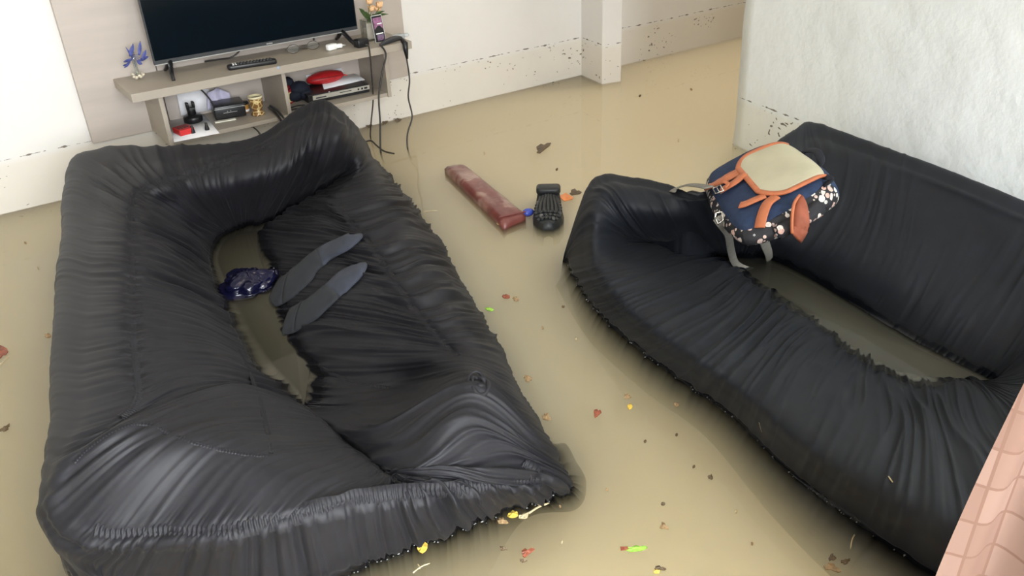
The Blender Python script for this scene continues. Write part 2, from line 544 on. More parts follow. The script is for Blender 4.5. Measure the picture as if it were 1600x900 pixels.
        me.from_pydata(V.tolist(), [], F.tolist()); me.update()
        me.polygons.foreach_set('use_smooth', [True] * len(F))
        fn = np.zeros(len(F) * 3); me.polygons.foreach_get('normal', fn); fn = fn.reshape(-1, 3)
        if (fn * NN[F[:, 0]]).sum(1).mean() < 0:
            me.flip_normals()
        me.normals_split_custom_set_from_vertices(NN.tolist())
        me.materials.append(mat)
        o = bpy.data.objects.new(name, me); C.objects.link(o); o.parent = parent
        return o

    def ray(s, px, py):
        if s.bvh is None:
            NU, NV = s.NU, s.NV; st = 2
            P = s.P[::st, ::st]; a, b = P.shape[:2]
            F = [(i * b + j, ((i + 1) % a) * b + j, ((i + 1) % a) * b + j + 1, i * b + j + 1) for i in range(a) for j in range(b - 1)]
            s.bvh = BVHTree.FromPolygons(P.reshape(-1, 3).tolist(), F)
        o, d = px_ray(px, py)
        h, n, i, dist = s.bvh.ray_cast(o, d)
        if h is None: return Vector(at(px, py, .1)), Vector((0, 0, 1))
        if n.z < 0: n = -n
        return h, n

    def uv(s, u, v):
        u = u % s.n
        i = int(np.searchsorted(s.u_of, u)) % s.NU
        x = v * (s.NV - 1) / (s.K - 1); j = int(min(max(x, 0), s.NV - 2)); f = x - j
        return s.P[i, j] * (1 - f) + s.P[i, j + 1] * f, s.N[i, j]

    def seam(s, pts_uv, mat, parent, width=.022, pitch=.006, lift=.0035, px=False, name='gathered_seam'):
        """ruffled elastic band that follows (u, v) points, or points of the photograph when px"""
        if px:
            H = []
            for a, b in zip(pts_uv[:-1], pts_uv[1:]):
                k = max(2, int(math.hypot(b[0] - a[0], b[1] - a[1]) / 6))
                for i in range(k): H.append(s.ray(a[0] + (b[0] - a[0]) * i / k, a[1] + (b[1] - a[1]) * i / k))
            H.append(s.ray(*pts_uv[-1]))
            Q = [h for h, n in H]; NN = [n for h, n in H]
        else:
            Q = []; NN = []
            for a, b in zip(pts_uv[:-1], pts_uv[1:]):
                k = max(2, int(abs(b[0] - a[0]) * 10))
                for i in range(k):
                    f = i / k; p, n = s.uv(a[0] + (b[0] - a[0]) * f, a[1] + (b[1] - a[1]) * f); Q.append(Vector(p)); NN.append(Vector(n))
        Q = [sum((Q[min(max(i + d, 0), len(Q) - 1)] for d in range(-2, 3)), Vector()) / 5 for i in range(len(Q))]
        NN = [sum((NN[min(max(i + d, 0), len(NN) - 1)] for d in range(-3, 4)), Vector()).normalized() for i in range(len(NN))]
        A = np.array([list(q) for q in Q]); L = np.concatenate([[0], np.cumsum(np.linalg.norm(np.diff(A, axis=0), axis=1))])
        m = max(8, int(L[-1] / (pitch / 4)))
        tl = np.linspace(0, L[-1], m)
        A = np.stack([np.interp(tl, L, A[:, k]) for k in range(3)], 1)
        NA = np.stack([np.interp(tl, L, np.array([n[k] for n in NN])) for k in range(3)], 1)
        G = []
        W = 9
        for i in range(m):
            t = Vector(A[min(i + 1, m - 1)] - A[max(i - 1, 0)]).normalized(); n = Vector(NA[i]).normalized(); b = n.cross(t).normalized()
            row = []
            jit = (random.random() - .5) * .8
            ww = width * (.85 + .3 * float(noise2(tl[i] * 30, .5, 3)))
            for j in range(W):
                x = (j / (W - 1) - .5)
                ph = 2 * PI * tl[i] / pitch + (1.2 if j > W // 2 else 0) + jit * .3
                h = lift * (1 - (2 * x) ** 2) * (.55 + .45 * math.sin(ph)) - .0035 * (2 * x) ** 4 - (.0014 if j == W // 2 else 0)
                row.append(Vector(A[i]) + b * (x * ww) + n * h)
            G.append(row)
        mb = MB(); mb.grid(G)
        return mb.build(name, mat, parent)

    def base(s, name, mat, parent):
        V = s.P[::6, 0]; c = V.mean(0); c[2] = -.016
        mb = MB(); n = len(V)
        mb.add([tuple(v) for v in V] + [tuple(c)], [(i, (i + 1) % n, n) for i in range(n)], True)
        return mb.build(name, mat, parent)


M_fabL = fabric_mat('black_stretch_cover', (.0088, .0085, .0110), .60)
M_fabR = fabric_mat('dark_navy_black_cover', (.0070, .0088, .0130), .62)

LS = [
 [(360,362,0),(330,335,.14),(300,305,.26),(282,277,.33),(268,256,.35),(257,236,.335),('z',0,.02,.05)],
 [(385,352,0),(385,315,.13),(384,280,.25),(388,243,.31),(391,232,.315),(395,223,.30),('z',0,.03,.05)],
 [(410,350,.0),(430,300,.16),(445,260,.27),(455,213,.35),(462,192,.37),(470,174,.355),('z',0,.03,.05)],
 [(440,330,.02),(470,275,.18),(485,235,.30),(495,200,.37),(500,178,.385),(504,163,.37),('z',0,.02,.06)],
 [(480,305,.05),(505,270,.2),(520,235,.3),(528,208,.36),(533,192,.355),(538,181,.33),('z',0,.03,.03)],
 [(525,280,.09),(540,262,.18),(548,246,.24),(554,228,.27),(558,214,.26),(561,207,.235),('z',0,.05,.02)],
 [(528,288,.09),(548,275,.16),(560,266,.19),(570,258,.19),(579,254,.16),(586,254,.09),(589,259,0)],
 [(480,312,.05),(500,312,.1),(515,312,.14),(530,312,.17),(590,300,.19),(620,298,.11),(625,303,0)],
 [(440,335,.03),(475,335,.09),(510,335,.14),(548,347,.18),(615,330,.20),(650,338,.10),(654,344,0)],
 [(408,365,0),(450,365,.07),(500,368,.13),(578,382,.19),(635,368,.20),(682,378,.09),(685,384,0)],
 [(425,425,0),(470,420,.07),(540,420,.14),(610,432,.19),(665,415,.20),(708,425,.09),(711,431,0)],
 [(432,470,0),(490,462,.08),(560,465,.14),(648,482,.20),(700,470,.20),(736,473,.09),(739,479,0)],
 [(450,520,0),(520,510,.08),(600,515,.15),(688,528,.20),(735,525,.20),(769,528,.09),(772,535,0)],
 [(485,570,0),(550,565,.07),(630,558,.14),(712,556,.20),(765,570,.20),(795,580,.09),(798,587,0)],
 [(480,620,0),(545,622,.045),(640,606,.08),(728,581,.25),(788,604,.20),(817,620,.09),(821,629,0)],
 [(482,640,.02),(535,643,.05),(612,650,.19),(734,592,.29),(805,638,.20),(838,660,.09),(842,668,0)],
 [(520,668,.06),(545,674,.12),(600,670,.20),(738,603,.295),(820,662,.19),(855,690,.08),(858,697,0),(876,694,-.05)],
 [(565,707,.1),(585,702,.16),(640,690,.22),(738,628,.285),(835,698,.16),(872,724,.06),(875,731,0),(902,724,-.045)],
 [(600,737,.15),(622,738,.19),(668,715,.23),(744,668,.255),(852,722,.125),(884,744,.04),(886,752,0),(916,756,-.042)],
 [(612,750,.17),(670,737,.205),(750,738,.195),(838,745,.12),(862,752,.09),(876,762,.04),(878,770,0),(900,796,-.042)],
 [(614,752,.17),(660,747,.205),(710,750,.2),(765,755,.165),(777,767,.13),(793,784,.05),(797,792,0),(815,816,-.05)],
 [(614,753,.17),(635,756,.195),(660,761,.2),(690,766,.195),(703,787,.15),(721,814,.05),(725,822,0)],
 [(612,753,.17),(615,758,.185),(620,764,.195),(626,771,.20),(636,800,.15),(653,839,.05),(656,847,0)],
 [(608,751,.17),(600,758,.195),(585,766,.205),(570,779,.22),(571,815,.16),(580,865,.05),(583,874,0)],
 [(595,736,.15),(560,746,.21),(510,766,.24),(470,803,.245),(471,837,.19),(482,890,.09),(488,922,0)],
 [(570,713,.12),(510,721,.21),(430,745,.28),(360,826,.255),(351,857,.20),(346,902,.10),(345,945,0)],
 [(545,696,.1),(470,691,.21),(360,705,.32),(250,830,.25),(228,858,.205),(205,898,.1),(196,935,0)],
 [(522,674,.08),(430,665,.21),(290,690,.355),(160,832,.26),(142,856,.235),(124,876,.19),('z',0,.05,.06)],
 [(502,656,.06),(400,640,.21),(235,680,.375),(95,790,.30),(74,815,.26),(74,838,.21),('z',0,.03,.05)],
 [(482,640,.03),(372,605,.21),(220,650,.38),(130,700,.375),(85,725,.34),(67,745,.26),('z',0,-.03,.02)],
 [(457,620,0),(368,598,.19),(285,605,.31),(212,635,.375),(130,655,.37),(77,665,.29),('z',0,-.03,0)],
 [(410,575,0),(335,550,.19),(270,545,.31),(210,550,.375),(135,560,.36),(80,565,.28),('z',0,-.03,0)],
 [(367,510,0),(310,485,.18),(258,470,.3),(208,460,.37),(145,460,.36),(87,460,.28),('z',0,-.03,0)],
 [(342,440,0),(295,420,.17),(250,400,.29),(206,385,.36),(150,375,.355),(95,370,.28),('z',0,-.03,0)],
 [(332,400,0),(290,370,.17),(245,345,.28),(205,325,.35),(155,300,.35),(100,300,.28),('z',0,-.03,.01)],
 [(342,375,0),(300,350,.17),(255,320,.28),(215,302,.34),(162,265,.35),(114,250,.30),('z',0,-.02,.03)],
 [(352,366,0),(312,342,.16),(276,312,.27),(246,289,.34),(210,258,.35),(180,232,.32),('z',0,.0,.05)],
]
cenL = at(440, 500)[:2]
CL = Cover(LS, lambda p: (p[0] + (cenL[0] - p[0]) * .8 if p[2] < .02 else p[0], p[1] + (cenL[1] - p[1]) * .25), seed=11, ruff=[(18.8, 27.0, .026)], amps=[(28.2, 41.5, 1.0, .45), (1, 6.5, .9, .35), (6.5, 14, 1.1, 1.0), (14, 18.6, .8, .6), (23.5, 28.6, .8, .9)], bands=[(18.6, 27.6), (30, 38.8), (7.5, 13.2)])
sofaL = thing('sofa', 'black ruched sofa floating by the television with socks on its seat', 'sofa', at(500, 520))
for o_ in [sofaL]: o_.location = (0, 0, 0)
CL.part('seat', M_fabL, sofaL, lambda u, v: (u >= 6.5) & (u < 14.2))
CL.part('armrest', M_fabL, sofaL, lambda u, v: (u >= 1.0) & (u < 6.5))
CL.part('armrest', M_fabL, sofaL, lambda u, v: ((u >= 14.2) & (u < 18.5)) | ((u >= 18.5) & (u < 28.5) & (v < 4)))
CL.part('skirt', M_fabL, sofaL, lambda u, v: (u >= 18.5) & (u < 28.5) & (v >= 4))
CL.part('backrest', M_fabL, sofaL, lambda u, v: (u >= 28.5) | (u < 1.0))
CL.base('seat_base', M_fabL, sofaL)
CL.seam([(18.6, 4), (27.3, 4)], M_fabL, sofaL, .040, .0095, .0065)
CL.seam([(29.6, 4), (36, 4)], M_fabL, sofaL, .026, .006, .0038)
CL.seam([(36, 4), (38.8, 4)], M_fabL, sofaL, .026, .006, .0038)
CL.seam([(7.5, 4), (13.2, 4)], M_fabL, sofaL, .026, .007, .004)
CL.seam([(112, 725), (135, 702), (170, 676), (210, 660), (240, 664), (290, 688), (340, 702), (390, 711), (420, 712)], M_fabL, sofaL, .014, .006, .003, px=True)
CL.seam([(372, 545), (392, 580), (408, 630), (420, 680), (424, 712)], M_fabL, sofaL, .016, .005, .003, px=True)
CL.seam([(497, 572), (530, 590), (570, 601), (612, 606)], M_fabL, sofaL, .014, .006, .003, px=True)
CL.seam([(470, 630), (510, 665), (555, 705), (600, 742), (625, 752)], M_fabL, sofaL, .014, .006, .003, px=True)

RS = [
 [(1095,395,.0),(1078,370,.12),(1062,340,.24),(1050,312,.30),(1044,301,.308),(1040,295.5,.29),('z',0,.03,.05)],
 [(1140,399,0),(1130,372,.11),(1120,340,.22),(1112,315,.295),(1108,308,.308),(1105,304,.295),('z',0,.03,.05)],
 [(1170,402,0),(1185,370,.1),(1200,330,.2),(1215,275,.30),(1225,240,.33),(1235,210,.33),('z',0,.03,.05)],
 [(1200,404,0),(1225,375,.1),(1255,320,.2),(1268,250,.30),(1268,218,.33),(1266,198,.32),('z',0,.05,.03)],
 [(1260,432,0),(1290,395,.1),(1325,330,.2),(1340,265,.30),(1340,238,.33),(1338,222,.325),('z',0,.08,.02)],
 [(1350,485,0),(1385,440,.1),(1425,370,.2),(1450,300,.3),(1456,280,.33),(1460,267,.325),('z',0,.08,.01)],
 [(1450,545,0),(1485,490,.1),(1530,410,.2),(1560,345,.3),(1567,325,.33),(1571,312,.325),('z',0,.08,0)],
 [(1540,590,0),(1580,540,.1),(1620,470,.2),(1665,395,.3),(1672,372,.33),(1676,360,.325),('z',0,.08,0)],
 [(1545,594,.01),(1600,580,.1),(1680,540,.2),(1760,470,.3),(1775,440,.33),(1785,425,.32),('z',0,.05,-.03)],
 [(1530,596,.02),(1580,615,.12),(1640,640,.22),(1720,680,.27),(1760,720,.25),(1790,760,.2),('z',0,.02,-.05)],
 [(1500,594,.02),(1540,640,.12),(1600,720,.2),(1650,800,.22),(1680,860,.2),(1700,930,.1),(1705,945,0),('z',-.06,-0.16,-.01)],
 [(1450,594,0),(1460,640,.1),(1480,710,.18),(1500,790,.19),(1510,850,.15),(1515,915,.04),(1516,924,0),('z',-.06,-0.16,-.01)],
 [(1400,583,0),(1395,625,.09),(1385,690,.17),(1375,750,.18),(1368,790,.13),(1362,818,.045),(1360,824,0),('z',-.06,-0.13,-.01)],
 [(1330,545,0),(1310,580,.09),(1285,630,.16),(1262,680,.18),(1250,710,.13),(1240,732,.045),(1237,738,0),('z',-.06,-0.09,-.01)],
 [(1250,485,0),(1225,510,.08),(1190,550,.15),(1155,590,.17),(1140,615,.12),(1128,632,.04),(1125,637,0),('z',-.06,-0.06,-.01)],
 [(1190,445,0),(1160,460,.08),(1120,490,.15),(1070,530,.17),(1045,550,.12),(1028,562,.04),(1025,567,0),('z',-.06,-0.06,-.01)],
 [(1140,415,0),(1100,420,.08),(1050,440,.14),(990,470,.16),(965,485,.11),(948,494,.04),(945,499,0),('z',-.06,-0.06,-.01)],
 [(1080,398,.01),(1040,395,.08),(1000,408,.13),(950,425,.16),(925,435,.11),(910,444,.04),(908,449,0),('z',-.06,-0.06,-.01)],
 [(1020,385,.04),(985,380,.1),(960,385,.15),(930,395,.18),(908,402,.12),(890,408,.04),(886,414,0),('z',-.06,-0.06,-.01)],
 [(1015,380,.05),(985,365,.14),(960,345,.22),(935,325,.27),(914,330,.24),(897,355,.16),(880,406,0)],
 [(1040,382,.05),(1010,365,.14),(980,330,.25),(958,300,.3),(940,288,.295),(926,284,.265),('z',0,-.02,.05)],
 [(1070,390,.02),(1050,370,.13),(1030,335,.25),(1012,303,.3),(1003,292,.305),(997,286,.285),('z',0,.02,.05)],
]
cenR = at(1330, 500)[:2]
CR_ = Cover(RS, lambda p: (cenR[0] * .3 + p[0] * .7, cenR[1] * .3 + p[1] * .7), seed=31, amp=.75, amps=[(1.7, 9, .28, .18), (18.6, 20.3, 1.2, .7), (20.3, 23.7, .45, .25), (10, 18.6, .95, .9)])
sofaR = thing('sofa', 'dark black sofa along the rough white wall with a backpack on its arm', 'sofa')
CR_.part('backrest', M_fabR, sofaR, lambda u, v: (u >= 1.9) & (u < 8))
CR_.part('armrest', M_fabR, sofaR, lambda u, v: (u >= 18.4) | (u < 1.9))
CR_.part('armrest', M_fabR, sofaR, lambda u, v: (u >= 8) & (u < 10.2))
CR_.part('seat', M_fabR, sofaR, lambda u, v: (u >= 10.2) & (u < 18.4))
CR_.base('seat_base', M_fabR, sofaR)

def knot(px, py):
    h, n = CL.ray(px, py); a = n.orthogonal().normalized(); b = n.cross(a)
    for k, (r_, th) in enumerate(((.030, .010), (.016, .008))):
        pts = []
        for i in range(29):
            t_ = 2 * PI * i / 28 * 1.25; q = r_ * (1 + .25 * math.sin(2 * t_ + k))
            pts.append(h + a * (q * math.cos(t_ + k)) + b * (q * .75 * math.sin(t_ + k)) + n * (-.005 + .004 * k + .004 * math.sin(3 * t_)))
        MB().tube(pts, [th * (.1 + .5 * math.sin(PI * i / 28) ** .8) for i in range(29)], 8).build('gathered_knot', M_fabL, sofaL)
knot(748, 596)


# ------------------------------------------------------------------ wall unit with the television
M_greige = mat('greige_board', (.45, .395, .35), .45, .05, 6, stretch=(.3, 1, 4))
M_shelf = mat('taupe_shelf_board', (.36, .315, .26), .45, .05, 6, stretch=(.3, 1, 4))
M_edge = mat('pale_board_edge', (.60, .55, .48), .5, .05, 20)
M_black = mat('black_plastic', (.012, .012, .013), .35, .1)
M_dark = mat('dark_grey_plastic', (.035, .037, .04), .45, .1)
M_screen = mat('television_glass', (.003, .006, .009), .10, .02, spec=.2)
M_silver = mat('silver_plastic', (.62, .62, .60), .3, .05, metal=.6)
M_white = mat('white_plastic', (.85, .86, .84), .4, .03)
M_paper = mat('white_paper', (.86, .86, .88), .7, .03)
M_red = mat('red_card', (.62, .03, .03), .4, .1)
M_redcloth = mat('red_pouch_fabric', (.42, .015, .018), .35, .2, 40, bump=.2)
M_navycl = mat('navy_cloth', (.008, .010, .022), .8, .2)
M_steel = mat('buckle_steel', (.75, .73, .68), .25, .05, metal=1)
M_cord = mat('grey_black_cord', (.035, .033, .03), .5, .1)
def clear_mat(name, tint, r=.05):
    t = NT(name); t.t.nodes.remove(t.b)
    tr = t.n('ShaderNodeBsdfTransparent'); tr.inputs[0].default_value = (*tint, 1)
    gl = t.n('ShaderNodeBsdfGlossy', Roughness=r); fr = t.n('ShaderNodeLayerWeight', Blend=.25)
    ad = t.n('ShaderNodeMath', _operation='MULTIPLY_ADD', i1=.6, i2=.05); t.l(fr, 'Facing', ad, 0)
    mx = t.n('ShaderNodeMixShader'); t.l(ad, 'Value', mx, 'Fac'); t.l(tr, 'BSDF', mx, 1); t.l(gl, 'BSDF', mx, 2); t.l(mx, 'Shader', t.o, 'Surface')
    return t.m
M_clear = clear_mat('clear_glass', (.93, .95, .94))
M_lens = clear_mat('lens', (.96, .97, .97))

ZT, ZB = .48, .253
unit = thing('television_stand', 'greige wall panel with a long shelf and open compartments under the television', 'TV stand', (1.236, 3.78, .235))
MB().box((.62, 3.935, .95), (.33, .036, 1.45)).build('back_panel', M_greige, unit, bevel=.002)
MB().box((1.403, 3.939, .95), (1.226, .028, 1.45)).build('back_panel', M_greige, unit, bevel=.002)
MB().box((1.242, 3.757, .4625), (1.28, .315, .035)).build('shelf_board', M_shelf, unit, bevel=.0015)
def side(x, name):
    mb = MB(); t = .009; z0, z1, y0, y1 = .232, .445, 3.622, 3.92
    return mb.box((x, (y0 + y1) / 2, (z0 + z1) / 2), (2 * t, y1 - y0, z1 - z0)).build(name, M_shelf, unit, bevel=.0012)
side(.714, 'side_panel'); side(1.749, 'side_panel'); side(1.244, 'divider')
MB().box((.979, 3.775, .2435), (.512, .29, .018)).build('bottom_shelf', M_shelf, unit, bevel=.0012)
MB().box((1.4965, 3.775, .2435), (.487, .29, .018)).build('bottom_shelf', M_shelf, unit, bevel=.0012)

tv = thing('television', 'wide black flat television on two splayed feet on the shelf', 'television', (1.23, 3.80, ZT))
TX0, TX1, TZ0, TZ1 = .757, 1.704, .531, 1.075
MB().box(((TX0 + TX1) / 2, 3.828, (TZ0 + TZ1) / 2 + .02), (TX1 - TX0 - .02, .05, TZ1 - TZ0 - .08)).build('rear_housing', M_black, tv, bevel=.006)
MB().box(((TX0 + TX1) / 2, 3.801, (TZ0 + TZ1) / 2), (TX1 - TX0, .014, TZ1 - TZ0)).build('bezel', M_dark, tv, bevel=.003)
MB().box(((TX0 + TX1) / 2, 3.7925, (TZ0 + TZ1) / 2 + .006), (TX1 - TX0 - .012, .004, TZ1 - TZ0 - .026)).build('screen', M_screen, tv)
MB().box(((TX0 + TX1) / 2, 3.792, TZ0 + .001), (TX1 - TX0 - .004, .006, .003)).build('chrome_strip', M_silver, tv)
lg = MB()                                            # the small pale maker's mark on the lower rim
for k in range(5): lg.box((TX0 + .496 + k * .0058, 3.7925, TZ0 + .0085), (.004, .004, .005))
lg.build('logo', M_silver, tv)
MB().box((TX0 + .72, 3.795, TZ0 - .006), (.006, .008, .014)).build('sensor_tab', M_black, tv)
for x, dx in ((.825, -.028), (1.625, .015)):
    f = MB()
    f.tube([(x, 3.80, TZ0 + .004), (x + dx * .7, 3.735, ZT + .02), (x + dx, 3.69, ZT + .003)], [.011, .010, .0075], 6)
    f.tube([(x, 3.81, TZ0 + .004), (x + dx * .2, 3.86, ZT + .02), (x + dx * .3, 3.895, ZT + .003)], [.011, .010, .0075], 6)
    f.build('foot', M_black, tv)
cb = MB().tube(curve([aty(376, 74, 3.83), aty(372, 82, 3.80), aty(360, 90, 3.80), aty(340, 93, 3.86), aty(320, 96, 3.9)], 24), .004, 6)
tag(cb.build('television_cable', M_cord), 'dark flat cable curling out below the television screen', 'cable')

# things on the upper shelf
def put(px, py, z=ZT): return Vector(at(px, py, z))
p0, p1 = put(357, 111), put(434, 100)
rm = thing('remote_control', 'long black remote control with rows of buttons on the shelf front', 'remote control', (p0 + p1) / 2)
dr = math.atan2((p1 - p0).y, (p1 - p0).x); Lr = (p1 - p0).length
c = (p0 + p1) / 2 + Vector((-math.sin(dr), math.cos(dr), 0)) * .022
MB().rbox((c.x, c.y, ZT + .010), (Lr, .044, .020), .012, rz=dr).build('body', M_black, rm)
ux = Vector((math.cos(dr), math.sin(dr), 0)); uy = Vector((-ux.y, ux.x, 0))
for i in range(11):
    for j in (-1, 0, 1):
        q = c + ux * (-Lr * .5 + .045 + i * (Lr - .07) / 10) + uy * (j * .012)
        MB().box((q.x, q.y, ZT + .0215), (.008, .007, .004), rz=dr).build('button', M_dark, rm)
for k, wd in ((.026, .007), (.037, .004)):
    q = c + ux * (-Lr * .5 + k); MB().box((q.x, q.y, ZT + .0213), (wd, .034, .003), rz=dr).build('white_key', M_white, rm)

gs = thing('eyeglasses', 'folded eyeglasses with thin dark frames on the shelf', 'glasses', put(473, 84))
M_frame = mat('spectacle_metal', (.10, .09, .075), .3, .1, metal=.7)
ga, gb = put(446, 86), put(503, 75)
ax = (gb - ga).normalized(); back = Vector((-ax.y, ax.x, 0))
for k in (0, 1):
    cc = ga + (gb - ga) * (.23 if k == 0 else .77) + Vector((0, 0, .020))
    ring = [cc + ax * (.029 * math.cos(a)) + (Vector((0, 0, .018)) + back * .006) * math.sin(a) for a in np.linspace(0, 2 * PI, 25)]
    MB().tube(ring, .0014, 6).build('rim', M_frame, gs)
    MB().add(ring[:-1], [tuple(range(24))], True).build('lens', M_lens, gs)
    hinge = cc + ax * (-.031 if k == 0 else .031)
    tp = hinge + back * .028 + ax * (.11 if k == 0 else -.11) - Vector((0, 0, .016))
    MB().tube(curve([hinge, hinge + back * .012, hinge * .5 + tp * .5 + back * .008, tp, tp - Vector((0, 0, .002)) + back * .012], 14), .0016, 6).build('temple', M_frame, gs)
mid = (ga + gb) / 2 + Vector((0, 0, .024))
MB().tube([mid - ax * .011, mid + Vector((0, 0, .003)), mid + ax * .011], .0013, 6).build('bridge', M_frame, gs)

wp = put(524, 78); wt = thing('plug_adapter', 'small white plug adapter lying on the shelf', 'adapter', wp)
MB().rbox((wp.x - .012, wp.y + .012, ZT + .014), (.052, .032, .026), .010, rz=.25).build('body', M_white, wt)
MB().rbox((wp.x + .026, wp.y + .012, ZT + .013), (.030, .022, .018), .007, rz=-.15).build('socket', M_white, wt)
for s_ in (-.006, .006): MB().tube([(wp.x + .036, wp.y + .01 + s_, ZT + .013), (wp.x + .054, wp.y + .006 + s_, ZT + .013)], .0022, 6).build('pin', M_silver, wt)

bp_ = put(568, 74); br = thing('power_adapter', 'black power adapter on the shelf with a cord hanging down', 'adapter', bp_)
MB().rbox((bp_.x, bp_.y + .02, ZT + .018), (.062, .048, .036), .008, rz=.15).build('body', M_black, br)
def hang(pts, ytop, ybot_px, r, m, parent, name='cord', n=40):
    """cord from the shelf edge down to where it enters the water"""
    e = at(*pts[-1]); k = len(pts); out = []
    for i, (x, y) in enumerate(pts):
        f = (max(0, i - 1) / (k - 2)) ** 1.2; out.append(aty(x, y, ytop * (1 - f) + e[1] * f))
    tail = [Vector(e) + Vector((.01, -.01, -.06))]
    return MB().tube(curve(out + tail, n), r, 7).build(name, m, parent)
hang([(571, 70), (577, 76), (581, 120), (583, 156), (580, 190), (579, 215)], 3.585, 0, .0035, M_cord, br)

pl = put(600, 70); pg = thing('power_plug', 'black plug lying at the shelf end with a dark cord down into the water', 'plug', pl)
MB().tube(curve([aty(594, 70, 3.60), aty(606, 64, 3.63), aty(618, 60, 3.65), aty(627, 60, 3.66)], 10), [.006, .008, .011, .013, .014, .014, .013, .012, .011, .010], 8).build('plug_body', M_dark, pg)
hang([(594, 70), (603, 85), (597, 115), (592, 150), (594, 190), (595, 238)], 3.585, 0, .0045, M_cord, pg)
p3 = aty(632, 62, 3.62); pg2 = thing('power_plug', 'black plug hanging over the shelf corner with a cord wriggling into the water', 'plug', p3)
MB().tube([aty(628, 62, 3.60), aty(633, 68, 3.58), aty(634, 78, 3.575), aty(636, 92, 3.575)], [.010, .014, .012, .006], 8).build('plug_body', M_black, pg2)
hang([(634, 86), (636, 95), (640, 125), (638, 152), (644, 182), (637, 208), (637, 232)], 3.575, 0, .004, M_cord, pg2)
ca = aty(627, 58, 3.66); cl = thing('socket_adapter', 'translucent pale plug adapter on the shelf end', 'adapter', ca)
M_pale = mat('frosted_plastic', (.55, .60, .62), .25, .05, alpha=.55)
MB().rbox((ca[0] - .005, ca[1] + .02, ZT + .012), (.055, .04, .022), .010, rz=.1).build('body', M_pale, cl)
MB().lathe([(.012, 0), (.016, .004), (.016, .010), (.012, .014)], 14, (ca[0] + .036, ca[1] + .02, ZT + .006)).build('knob', M_pale, cl)

# glass stem vase with blue leaves
v = put(217, 124); vs = thing('glass_vase', 'slim clear glass vase of blue leaves at the shelf end', 'vase', v)
MB().lathe([(.004, .003), (.012, .01), (.009, .03), (.0085, .08), (.010, .115), (.0085, .115), (.007, .08), (.0075, .03), (.003, .012)], 14, v).build('stem_glass', M_clear, vs)
M_peb = mat('cream_pebble', (.62, .56, .44), .35, .3, 60)
for k in range(15):
    a = k * 2.4; r_ = .009 + .014 * ((k % 3) / 2)
    MB().blob((v.x + r_ * math.cos(a), v.y + r_ * math.sin(a), v.z + .008 + .006 * (k % 3)), (.008, .0065, .0055), 7, 5).build('pebble', M_peb, vs)
M_blue = mat('blue_violet_leaf', (.085, .10, .30), .5, .35, 60)
lf = [((203, 88), (208, 68), .016), ((217, 86), (219, 64), .014), ((206, 92), (193, 97), .014), ((203, 96), (194, 106), .012), ((222, 92), (228, 78), .015), ((218, 94), (232, 88), .016), ((214, 95), (222, 100), .017), ((208, 92), (196, 73), .007), ((200, 100), (192, 103), .012)]
sp = MB()
yl = v.y - .005
for k, (a, b, wd) in enumerate(lf):
    A = Vector(aty(*a, yl + .004 * (k % 4 - 2))); B = Vector(aty(*b, yl + .02 * (k % 3 - 1)))
    t_ = B - A; n_ = t_.cross(Vector((0, 1, .3))).normalized()
    G = []
    for i in range(7):
        f = i / 6; hw = wd * .55 * math.sin(PI * min(1, .12 + f * .88)) ** .8
        G.append([A + t_ * f - n_ * hw + Vector((0, -.004, 0)), A + t_ * f + Vector((0, .002, 0)), A + t_ * f + n_ * hw + Vector((0, -.004, 0))])
    MB().grid(G, thick=(0, .0015, 0)).build('leaf', M_blue, vs)
    sp.tube([Vector((v.x, v.y, v.z + .05)), Vector((v.x, yl, v.z + .105)), A], .0012, 5)
sp.build('twig', M_blue, vs)

# square glass vase with peach roses
v = put(584, 64); rv = thing('flower_vase', 'square clear vase of peach roses beside the television', 'vase', v)
gv = MB()
for dx, dy, sx, sy in ((0, -.03, .066, .004), (0, .03, .066, .004), (-.031, 0, .004, .06), (.031, 0, .004, .06)):
    gv.box((v.x + dx, v.y + .03 + dy, v.z + .05), (sx, sy, .094))
gv.box((v.x, v.y + .03, v.z + .004), (.066, .064, .006)); gv.build('vase_glass', M_clear, rv)
MB().rbox((v.x, v.y + .03, v.z + .045), (.052, .05, .074), .008).build('filling', mat('pale_vase_filling', (.58, .50, .44), .6, .15, 40), rv)
M_leaf = mat('rose_leaf_green', (.06, .10, .03), .5, .4, 50)
M_peach = mat('peach_petal', (.90, .56, .30), .55, .12, 60)
M_stemg = mat('rose_stem', (.10, .15, .04), .5, .2)
yv = v.y + .03
for k, (x, y) in enumerate([(577, 2), (593, 7), (580, 13), (590, 13)]):
    P = Vector(aty(x, y, yv - .03 + .012 * k)); r_ = .019
    rose = MB().blob(P, (r_ * .62, r_ * .62, r_ * .7), 10, 6).build('rose', M_peach, rv)
    for ring_, nn_, rr, tilt in ((0, 4, .72, .35), (1, 6, 1.0, .75)):
        for q in range(nn_):
            a = q * 2 * PI / nn_ + ring_ * .5 + k
            d = Vector((math.cos(a), math.sin(a), 0)); s_ = Vector((-d.y, d.x, 0)); G = []
            for i in range(4):
                f = i / 3; row = []
                for j in range(5):
                    g_ = (j / 4 - .5) * 2
                    row.append(P + d * r_ * rr * (.55 + tilt * .5 * math.sin(f * 1.9)) + s_ * g_ * r_ * .55 * math.sin(PI * (.2 + .7 * f)) + Vector((0, 0, r_ * (-.6 + 1.3 * f - .2 * g_ * g_))) - d * g_ * g_ * r_ * .25)
                G.append(row)
            MB().grid(G, thick=tuple(d * -.001)).build('petal', M_peach, rose)
    MB().tube(curve([(v.x + (k - 1.5) * .008, yv, v.z + .08), (P.x * .6 + v.x * .4, yv, v.z + .11), P - Vector((0, 0, r_ * .6))], 8), .0018, 6).build('stem', M_stemg, rv)
